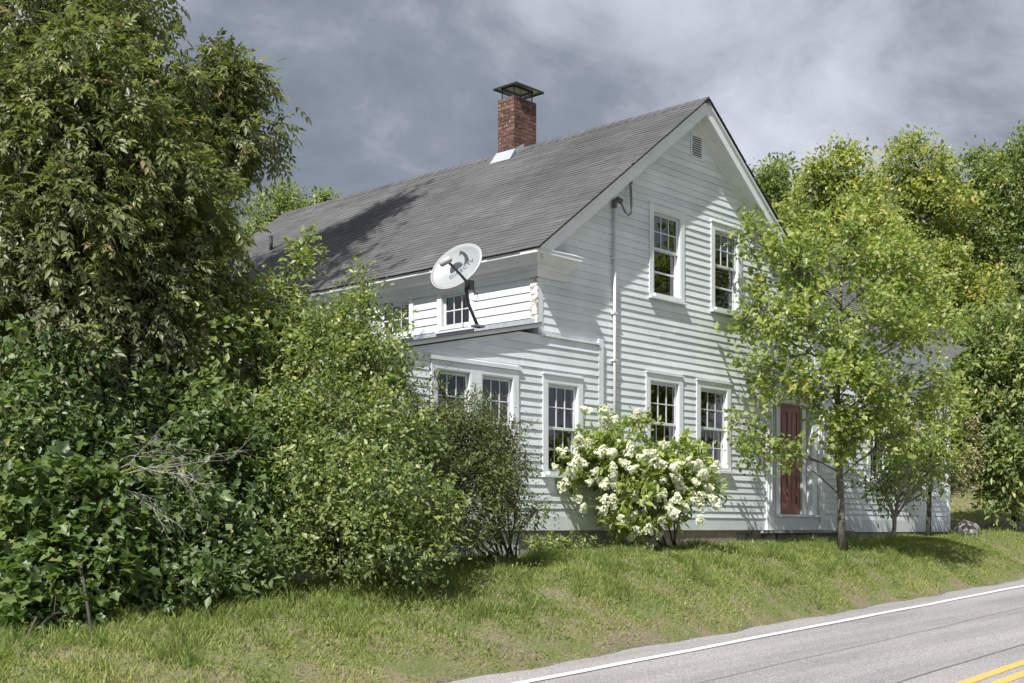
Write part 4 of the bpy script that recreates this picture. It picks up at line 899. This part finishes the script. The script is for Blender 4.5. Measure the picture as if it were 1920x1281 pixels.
for v in range(4):
    k = 150; hh = rng.random(k); an = rng.uniform(0, 2 * math.pi, k); lump = np.array([noise.noise((math.cos(q) * 1.6 + v * 9, math.sin(q) * 1.6, t * 3)) for q, t in zip(an, hh)])
    rr_ = .082 * (1 - hh) ** .55 * (.72 + .28 * rng.random(k) + .5 * lump); base = np.stack([rr_ * np.cos(an), rr_ * np.sin(an), -.05 + .17 * hh], 1)
    u = nrm(np.stack([np.cos(an), np.sin(an), .25 + .9 * hh], 1) + rng.normal(size=(k, 3)) * .25); dd = nrm(np.cross(u, rng.normal(size=(k, 3)))); tpl = .022
    Vv, Ff, Tt = [], [], []
    for i in range(k):
        for a in range(2):
            d = dd[i] if a == 0 else np.cross(u[i], dd[i]); s = np.cross(u[i], d); b = len(Vv)
            Vv += [tuple(base[i] - d * tpl), tuple(base[i] + s * tpl * .55 + u[i] * .004), tuple(base[i] + d * tpl), tuple(base[i] - s * tpl * .55 + u[i] * .004)]; Ff.append((b, b + 1, b + 2, b + 3)); Tt.append(float(np.clip(rng.normal(.55, .25), 0, 1)))
    hm = bpy.data.meshes.new('flower_head'); hm.from_pydata(Vv, [], Ff); a = hm.attributes.new('tint', 'FLOAT', 'FACE'); a.data.foreach_set('value', np.array(Tt, 'f')); hm.materials.append(M['petal']); heads.append(hm)
hp = [(1099, 770), (1133, 772), (1135, 800), (1195, 775), (1150, 790), (1085, 825), (1103, 830), (1055, 848), (1125, 848), (1148, 850), (1078, 868), (1040, 876), (1095, 870), (1115, 885), (1150, 875), (1205, 862), (1245, 835), (1230, 865), (1265, 875), (1243, 870), (1075, 888), (1133, 910), (1155, 912), (1190, 928), (1215, 935), (1135, 937), (1132, 955), (1185, 880), (1215, 890), (1243, 900), (1268, 897), (1262, 875), (1310, 870), (1318, 890), (1341, 876), (1240, 930), (1255, 945), (1275, 915), (1270, 935), (1297, 935), (1285, 950), (1320, 895), (1330, 915), (1315, 930), (1335, 935), (1255, 965), (1240, 975), (1196, 995), (1216, 993), (1236, 1003), (1184, 1006), (1262, 960), (1306, 905), (1345, 948), (1313, 975), (1060, 905), (1054, 915), (1170, 975), (1150, 895), (1105, 905), (1225, 850), (1288, 865), (1180, 845), (1165, 830)]
hp += [(random.uniform(1080, 1320), random.uniform(840, 980)) for _ in range(12)]
bms = bmesh.new(); hc = hb + Vector((0, 0, .75))
for (x, y) in hp:
    Zh = min(19.05, 19.62 - 1.0 * math.cos((x - 1195) / 260)) + random.uniform(-.15, .15); p = at(x, y, Zh)
    near = Vector(P[np.argmin(((P - np.array(p)) ** 2).sum(1))]); tube_into(bms, [near.lerp(hc, .35), near.lerp(p, .6), p], [.005, .0045, .004], 4)
    o = bpy.data.objects.new('flower_head', random.choice(heads)); COL.objects.link(o); o.parent = hyd; o.matrix_parent_inverse = Matrix.Translation(hb).inverted()
    o.location = p; s = random.uniform(.72, 1.22); o.scale = (s, s, s * random.uniform(.85, 1.15)); o.rotation_euler = (random.uniform(-1.1, 1.1), random.uniform(-1.1, 1.1), random.uniform(0, 6))

tag(from_bm('flower_stalks', bms, M['leaf_hyd'], hyd), kind='stuff')
# ------------------------------------------------------------------ young maple on the lawn
mb = on_ground(6.05, -1.62)
mz = mb.z
mtr = [mb, at(1577, 940, 21.95), at(1572, 850, 21.95), at(1570, 740, 22.0), at(1575, 600, 22.1), at(1580, 480, 22.2)]
ml = [L3(1590, 470, 22.1, 100, 80, None, 104), L3(1480, 500, 21.9, 70, 60, None, 72), L3(1410, 450, 21.9, 34, 40, None, 20), L3(1690, 500, 22.2, 80, 60, None, 80), L3(1420, 590, 21.7, 48, 50, None, 35), L3(1520, 600, 21.5, 95, 60, None, 104), L3(1640, 600, 21.6, 95, 60, None, 104), L3(1735, 610, 22.4, 60, 55, None, 56), L3(1440, 690, 21.5, 62, 36, None, 43), L3(1562, 695, 21.3, 84, 46, None, 96), L3(1670, 710, 21.7, 85, 55, None, 88), L3(1745, 710, 22.4, 50, 50, None, 32),
      L3(1432, 835, 21.4, 58, 18, None, 36), L3(1580, 805, 21.3, 46, 38, None, 48), L3(1630, 800, 21.6, 75, 50, None, 72), L3(1710, 800, 22.2, 60, 40, None, 36), L3(1390, 795, 21.4, 20, 12, None, 6)]
plant('young_maple', 'young maple with bright leaves on the lawn in front of the red door', 'tree', mb, mtr, [.075, .062, .058, .05, .035, .015], ml, M['leaf_maple'], M['bark'], limb=.015, twig=.006, ntw=18, start=.25, gap=.0, fr=1.8,
      per=17, shoot=.32, size=.092, shape='maple', droop=.3, spread=.085, odd=.004)

# ------------------------------------------------------------------ small trees and shrubs by the far corner
cb = on_ground(9.68, -.76)
plant('crooked_shrub', 'shrub of pale crooked stems and thin leaves by the right wall corner', 'shrub', cb, [cb, cb + Vector((.1, 0, .25)), cb + Vector((.15, 0, .5))], [.05, .045, .03],
      [L3(1640, 890, 24.5, 45, 24, None, 40), L3(1700, 880, 24.6, 50, 24, None, 46), L3(1750, 890, 24.8, 40, 24, None, 30), L3(1690, 920, 24.4, 60, 20, None, 22), L3(1660, 930, 24.4, 30, 20, None, 8)], M['leaf_lime'], M['twig'], limb=.028, twig=.008, ntw=16, start=.5, part='foliage', per=12, shoot=.25, size=.10, shape='oval', droop=.3, spread=.08)
vb_ = on_ground(11.88, -.50)
plant('small_dark_tree', 'small dark-stemmed tree with yellow-green leaves at the right wall corner', 'tree', vb_, [vb_, vb_ + Vector((.05, 0, .7)), vb_ + Vector((.1, .0, 1.3))], [.06, .05, .04],
      [L3(1730, 860, 26.9, 48, 36, None, 70), L3(1760, 840, 27.0, 34, 36, None, 44), L3(1700, 820, 26.8, 50, 50, None, 60), L3(1775, 760, 27.2, 34, 40, None, 40)], M['leaf_maple'], M['bark2'], limb=.03, start=.6, per=15, shoot=.3, size=.12, shape='oval', droop=.3, spread=.09)
pb = on_ground(16.4, 1.2)
plant('pale_blossom_shrub', 'pale cream-leaved shrub just behind the right corner of the house', 'shrub', pb, [pb, pb + Vector((.05, 0, .6)), pb + Vector((.1, .0, 1.4))], [.04, .035, .02],
      [L3(1800, 865, 30.0, 36, 34, None, 120), L3(1800, 820, 30.2, 30, 30, None, 90), L3(1785, 895, 29.9, 22, 20, None, 40)], leaf_mat('pale_leaf', (.20, .19, .10), (.34, .31, .18), (.48, .43, .28)), M['bark'], limb=.02, start=.4, part='foliage', per=16, shoot=.25, size=.10, shape='oval', droop=.2, spread=.08)
rb = on_ground(19.5, .6)
plant('leafy_edge_tree', 'leafy green tree hanging low over the stones at the right edge', 'tree', rb, [rb, rb + Vector((0, 0, 1.5)), rb + Vector((.1, .1, 2.8)), rb + Vector((.2, .1, 3.8))], [.12, .10, .08, .04],
      [L3(1880, 640, 31.5, 80, 70, None, 170), L3(1820, 700, 31.2, 55, 60, None, 110), L3(1890, 780, 30.8, 85, 70, None, 200), L3(1865, 860, 30.5, 52, 45, None, 110), L3(1912, 880, 30.3, 55, 45, None, 110), L3(1830, 790, 31, 45, 60, None, 90), L3(1920, 690, 31, 60, 60, None, 100), L3(1890, 925, 30.3, 36, 14, None, 34), L3(1800, 650, 31.8, 40, 40, None, 50)],
      M['leaf_lime'], M['bark2'], limb=.05, start=.4, per=20, shoot=.4, size=.17, shape='oval', droop=.35, spread=.11)

# ------------------------------------------------------------------ trees behind
def back_tree(label, x, ytop, ybot, Z, wpx, m, lobes=11, dens=1.0, group='trees behind the house', size=.155, seed=0):
    random.seed(seed)
    p = at(x, 994, Z); b = on_ground(p.x, p.y); ztop = at(x, ytop, Z).z; zbot = at(x, ybot, Z).z; k = Z / FOC
    ls = []
    for i in range(lobes):
        f = (i + .5) / lobes; wd = math.sin(math.pi * min(1, .12 + f * .80)) ** .7
        a = i * 2.4 + seed; rr = wpx * .42 * (.55 + .45 * wd) * random.uniform(.8, 1.15)
        z = zbot + (ztop - zbot - rr * k) * f
        rad = wpx * .36 * wd * (0 if i == lobes - 1 else 1)
        c = p + RGT * (math.cos(a) * rad * k) + FWD * (math.sin(a) * rad * k); c.z = z
        ls.append((tuple(c), (rr * k, rr * k, rr * k * .8), int(105 * dens)))
    top = Vector((p.x, p.y, zbot + (ztop - zbot) * .72))
    plant('background_tree', label, 'tree', b, [b, b.lerp(top, .4) + Vector((.2, .1, 0)), b.lerp(top, .7), top], [.26, .2, .13, .04], ls, m, M['bark2'], group, limb=.07, twig=.014, ntw=10, start=.3,
          per=27, shoot=.50, size=size, shape='diamond', droop=.3, spread=.14, odd=.02)
back_tree('dark green tree rising directly behind the right slope of the roof', 1455, 285, 700, 42, 150, M['leaf_back2'], seed=1)
back_tree('broad yellow-tinged tree right of the gable peak', 1575, 258, 760, 39, 190, M['leaf_back'], 13, 1.2, seed=2)
back_tree('tall loose-topped tree above the young maple, sky showing through its crown', 1715, 236, 760, 41, 170, M['leaf_back'], 12, .95, seed=3)
back_tree('dark green tree at the right, left of the frame edge', 1840, 268, 720, 43, 170, M['leaf_back2'], 12, 1.2, seed=4)
back_tree('tall tree cut by the right edge of the picture', 1935, 230, 740, 42, 170, M['leaf_back2'], 12, 1.2, seed=5)
back_tree('lower bushy tree filling the gap behind the right wing', 1660, 430, 820, 37.5, 190, M['leaf_back'], 10, 1.2, seed=6)
back_tree('lower bushy tree behind the stones on the right', 1810, 480, 740, 41, 150, M['leaf_back'], 10, 1.1, seed=7)
back_tree('rounded tree showing above the far left end of the roof', 520, 335, 640, 46, 130, M['leaf_back2'], 9, .9, group='trees beyond the roof', seed=8)
back_tree('small tree tip just above the ridge right of the rounded tree', 605, 345, 640, 48, 80, M['leaf_back2'], 7, .7, group='trees beyond the roof', seed=9)
back_tree('pale distant tree between the big tree and the roof end', 440, 420, 760, 50, 130, M['leaf_back'], 9, .9, group='trees beyond the roof', seed=10)
back_tree('distant tree far left seen through the big tree crown', 250, 480, 820, 44, 200, M['leaf_back2'], 9, .9, group='trees beyond the roof', seed=12)
back_tree('distant tree at the left edge seen through the shrubs', 60, 520, 860, 42, 220, M['leaf_back2'], 9, .9, group='trees beyond the roof', seed=13)

# ------------------------------------------------------------------ stones
random.seed(21)
def stone(name, label, p, s, grp):
    bm = bmesh.new(); bmesh.ops.create_icosphere(bm, subdivisions=3, radius=1)
    o3 = Vector((random.uniform(0, 50), random.uniform(0, 50), 3))
    for v in bm.verts:
        d = v.co.normalized(); v.co = d * (1 + .32 * noise.noise(d * 1.2 + o3) + .12 * noise.noise(d * 3 + o3)); v.co.x *= s[0]; v.co.y *= s[1]; v.co.z = v.co.z * s[2]
    o = from_bm(name, bm, M['stone'], None, True); o.location = p; o.rotation_euler.z = random.uniform(0, 6); return tag(o, label, 'stone', grp)
def st_at(x, Z): q = at(x, 994, Z); return q
q = at(1812, 994, 28.3); stone('boulder', 'largest grey boulder on the grass at the right wall corner', (q.x, q.y, gz(q.x, q.y) + .05), (.34, .28, .26), None)
q = at(1795, 994, 28.0); stone('boulder', 'small reddish stone tucked against the right wall corner', (q.x, q.y, gz(q.x, q.y) + .0), (.20, .16, .14), None)
names = ['first', 'second', 'third', 'fourth', 'fifth', 'sixth', 'seventh', 'eighth', 'ninth', 'tenth', 'eleventh', 'twelfth', 'thirteenth', 'fourteenth']
for i in range(14):
    x = 1796 + i * 10.5; q = at(x, 994, 31.2 + random.uniform(-.2, .5)); s = random.uniform(.13, .24)
    stone('field_stone', names[i] + ' rough field stone from the house corner in the low row on the right lawn', (q.x, q.y, gz(q.x, q.y) + s * .45), (s * 1.2, s, s * .8), 'row of field stones on the right lawn')
# ------------------------------------------------------------------ grass
def scatter(n, x0, x1, f0, f1, rng_):
    """points between the road edge and the house line: f = 0 at the road edge, 1 at the wall"""
    x = rng_.uniform(x0, x1, n); f = rng_.uniform(f0, f1, n)
    ye = np.array([edge_y(a) for a in x]); return x, ye + .02 + f * (.05 - ye)
def grass_mesh(name, x, y, hgt, wid, tint, parent=None):
    n = len(x); z = ground_z(x, y) - .01
    a = rng.uniform(0, 2 * math.pi, n); lean = rng.normal(0, .42, (n, 2)); b = np.stack([x, y, z], 1)
    side_ = np.stack([np.cos(a), np.sin(a), np.zeros(n)], 1) * (wid * .5)[:, None]
    tip = b + np.stack([lean[:, 0] * hgt, lean[:, 1] * hgt, hgt * rng.uniform(.7, 1, n)], 1)
    midp = b * .5 + tip * .5; midp[:, 2] += hgt * .10
    co = np.stack([b - side_, b + side_, midp + side_ * .8, tip, midp - side_ * .8], 1).astype('f')
    me = bpy.data.meshes.new(name); me.vertices.add(n * 5); me.vertices.foreach_set('co', co.ravel())
    idx = (np.arange(n) * 5)[:, None]; loops = np.concatenate([idx + np.array([[0, 1, 2, 4]]), idx + np.array([[4, 2, 3]])], 1).ravel()
    tot = np.tile([4, 3], n); start = np.concatenate([[0], np.cumsum(tot)[:-1]])
    me.loops.add(len(loops)); me.loops.foreach_set('vertex_index', loops.astype('i')); me.polygons.add(2 * n); me.polygons.foreach_set('loop_start', start.astype('i')); me.polygons.foreach_set('loop_total', tot.astype('i'))
    at_ = me.attributes.new('tint', 'FLOAT', 'FACE'); at_.data.foreach_set('value', np.repeat(tint, 2).astype('f')); me.update(calc_edges=True)
    return tag(link(name, me, parent, M['grass']), kind='stuff')
def vnoise(x, y, s, o):
    return np.sin(x * s + o) * np.cos(y * s * 1.3 + o * 2) * .5 + np.sin(x * s * 2.3 - y * s * 1.7 + o) * .3 + np.sin(x * s * 4.1 + y * s * 5.3 + 2 * o) * .2
n = 240000
x, y = scatter(n, -12.5, 12, 0, 1.0, rng); x2, y2 = scatter(70000, 12, 34, 0, 1.25, rng); x = np.concatenate([x, x2]); y = np.concatenate([y, y2])
bare = [(-3.6, -3.45, .5, .13), (-5.6, -3.55, .6, .13), (1.2, -1.75, .22, .12), (-3.6, -2.3, .22, .12), (-2.6, -2.6, .3, .14), (.8, -2.3, .25, .1)]
keep = rng.random(len(x)) < .92 + .2 * vnoise(x, y, 1.3, .4)
for (bx0, by0, rx, ry) in bare: keep &= ((x - bx0) / rx) ** 2 + ((y - by0) / ry) ** 2 > rng.uniform(.1, 1.6, len(x))
ye = np.array([edge_y(a) for a in x]); dist = y - ye
keep &= rng.random(len(x)) < np.clip(dist / .26, .28, 1)
keep &= ~((x > -2.95) & (x < 14.1) & (y > -.06))
x, y, dist = x[keep], y[keep], dist[keep]
vn = vnoise(x, y, 2.1, 1.3); hg = .060 * (1 + .5 * vn) * rng.uniform(.45, 1.35, len(x)) * np.clip(.62 + dist * .6, .62, 1.12)
tn = np.clip(.40 + .22 * vnoise(x, y, .9, 2.2) + rng.normal(0, .17, len(x)) + .22 * np.exp(-dist * 2.2), 0, 1)
grass_mesh('lawn_grass', x, y, hg, rng.uniform(.007, .014, len(x)), tn)
# longer unmown tufts on the bank and along the thicket
xt, yt = scatter(9000, -12, 8, .2, .78, rng); k_t = (vnoise(xt, yt, 3.1, 4.0) > .22) | (xt < -3.6) & (yt > -2.6) & (rng.random(9000) < .4); xt, yt = xt[k_t], yt[k_t]
xx = np.repeat(xt, 9) + rng.normal(0, .04, len(xt) * 9); yy = np.repeat(yt, 9) + rng.normal(0, .04, len(xt) * 9)
ok = ~((xx > -2.95) & (xx < 14.1) & (yy > -.08)); xx, yy = xx[ok], yy[ok]
grass_mesh('long_grass', xx, yy, rng.uniform(.08, .19, len(xx)), rng.uniform(.006, .011, len(xx)), np.clip(rng.normal(.26, .16, len(xx)), 0, 1))
# back lawn right of the house
xb = rng.uniform(14.2, 34, 35000); yb = rng.uniform(-.5, 14, 35000)
grass_mesh('back_lawn_grass', xb, yb, rng.uniform(.08, .2, 35000), rng.uniform(.012, .022, 35000), np.clip(rng.normal(.4, .16, 35000), 0, 1))
# weedy clump at the foundation
wb = on_ground(-.15, -.45)
wd_ = tag(empty('weed_clump', wb), 'low yellow-green weed clump against the grey foundation', 'weeds'); cp = np.array(wb)[None, :] + rng.normal(size=(60, 3)) * np.array([.30, .14, .05]) + np.array([0, 0, .14])
foliage('foliage', cp, rng.normal(size=(60, 3)) * .5 + np.array([0, 0, .8]), wd_, M['leaf_lime'], per=14, shoot=.16, size=.09, shape='lance', droop=.2, spread=.04)
bm = bmesh.new()
for j in range(12): tube_into(bm, [wb + Vector((random.uniform(-.1, .1), random.uniform(-.06, .06), 0)), Vector(cp[j])], [.006, .003], 4)
from_bm('stems', bm, M['bark2'], wd_)

# weeds and clover among the grass
xw, yw = scatter(2600, -12, 22, .03, .9, rng); kw_ = (vnoise(xw, yw, 1.9, 6.0) > .05) & ~((xw > -2.95) & (xw < 14.1) & (yw > -.2)); xw, yw = xw[kw_], yw[kw_]
cw = np.stack([xw, yw, ground_z(xw, yw) + .03], 1)
lw = foliage('lawn_weeds', cw, rng.normal(size=cw.shape) * .5 + np.array([0, 0, .6]), None, M['leaf_lime'], per=9, shoot=.05, size=.042, shape='oval', droop=.1, spread=.05, upn=1.4)
tag(lw, kind='stuff')
# loose gravel along the pavement edge
ng = 3200; xg = rng.uniform(-13, 26, ng); yg = np.array([edge_y(a) for a in xg]) + rng.normal(-.01, .045, ng); zg = np.maximum(ground_z(xg, yg), -1.25 + .03 * (xg * cT + yg * sT) - .012)
V, Fc = [], []
for i in range(ng):
    r = float(np.clip(rng.normal(.009, .004), .004, .022)); b = len(V); c = (xg[i], yg[i], zg[i] + r * .3)
    for d in ((1, 0, 0), (-1, 0, 0), (0, 1, 0), (0, -1, 0), (0, 0, 1), (0, 0, -1)):
        q = r * random.uniform(.6, 1.3); V.append((c[0] + d[0] * q, c[1] + d[1] * q, c[2] + d[2] * q * .7))
    Fc += [(b + a0, b + b0, b + c0) for a0, b0, c0 in ((0, 2, 4), (2, 1, 4), (1, 3, 4), (3, 0, 4), (2, 0, 5), (1, 2, 5), (3, 1, 5), (0, 3, 5))]
me = bpy.data.meshes.new('roadside_gravel'); me.from_pydata(V, [], Fc); tag(link('roadside_gravel', me, None, simple('roadside_grit', (.19, .175, .165), .9, 0, .3, 60)), kind='stuff')
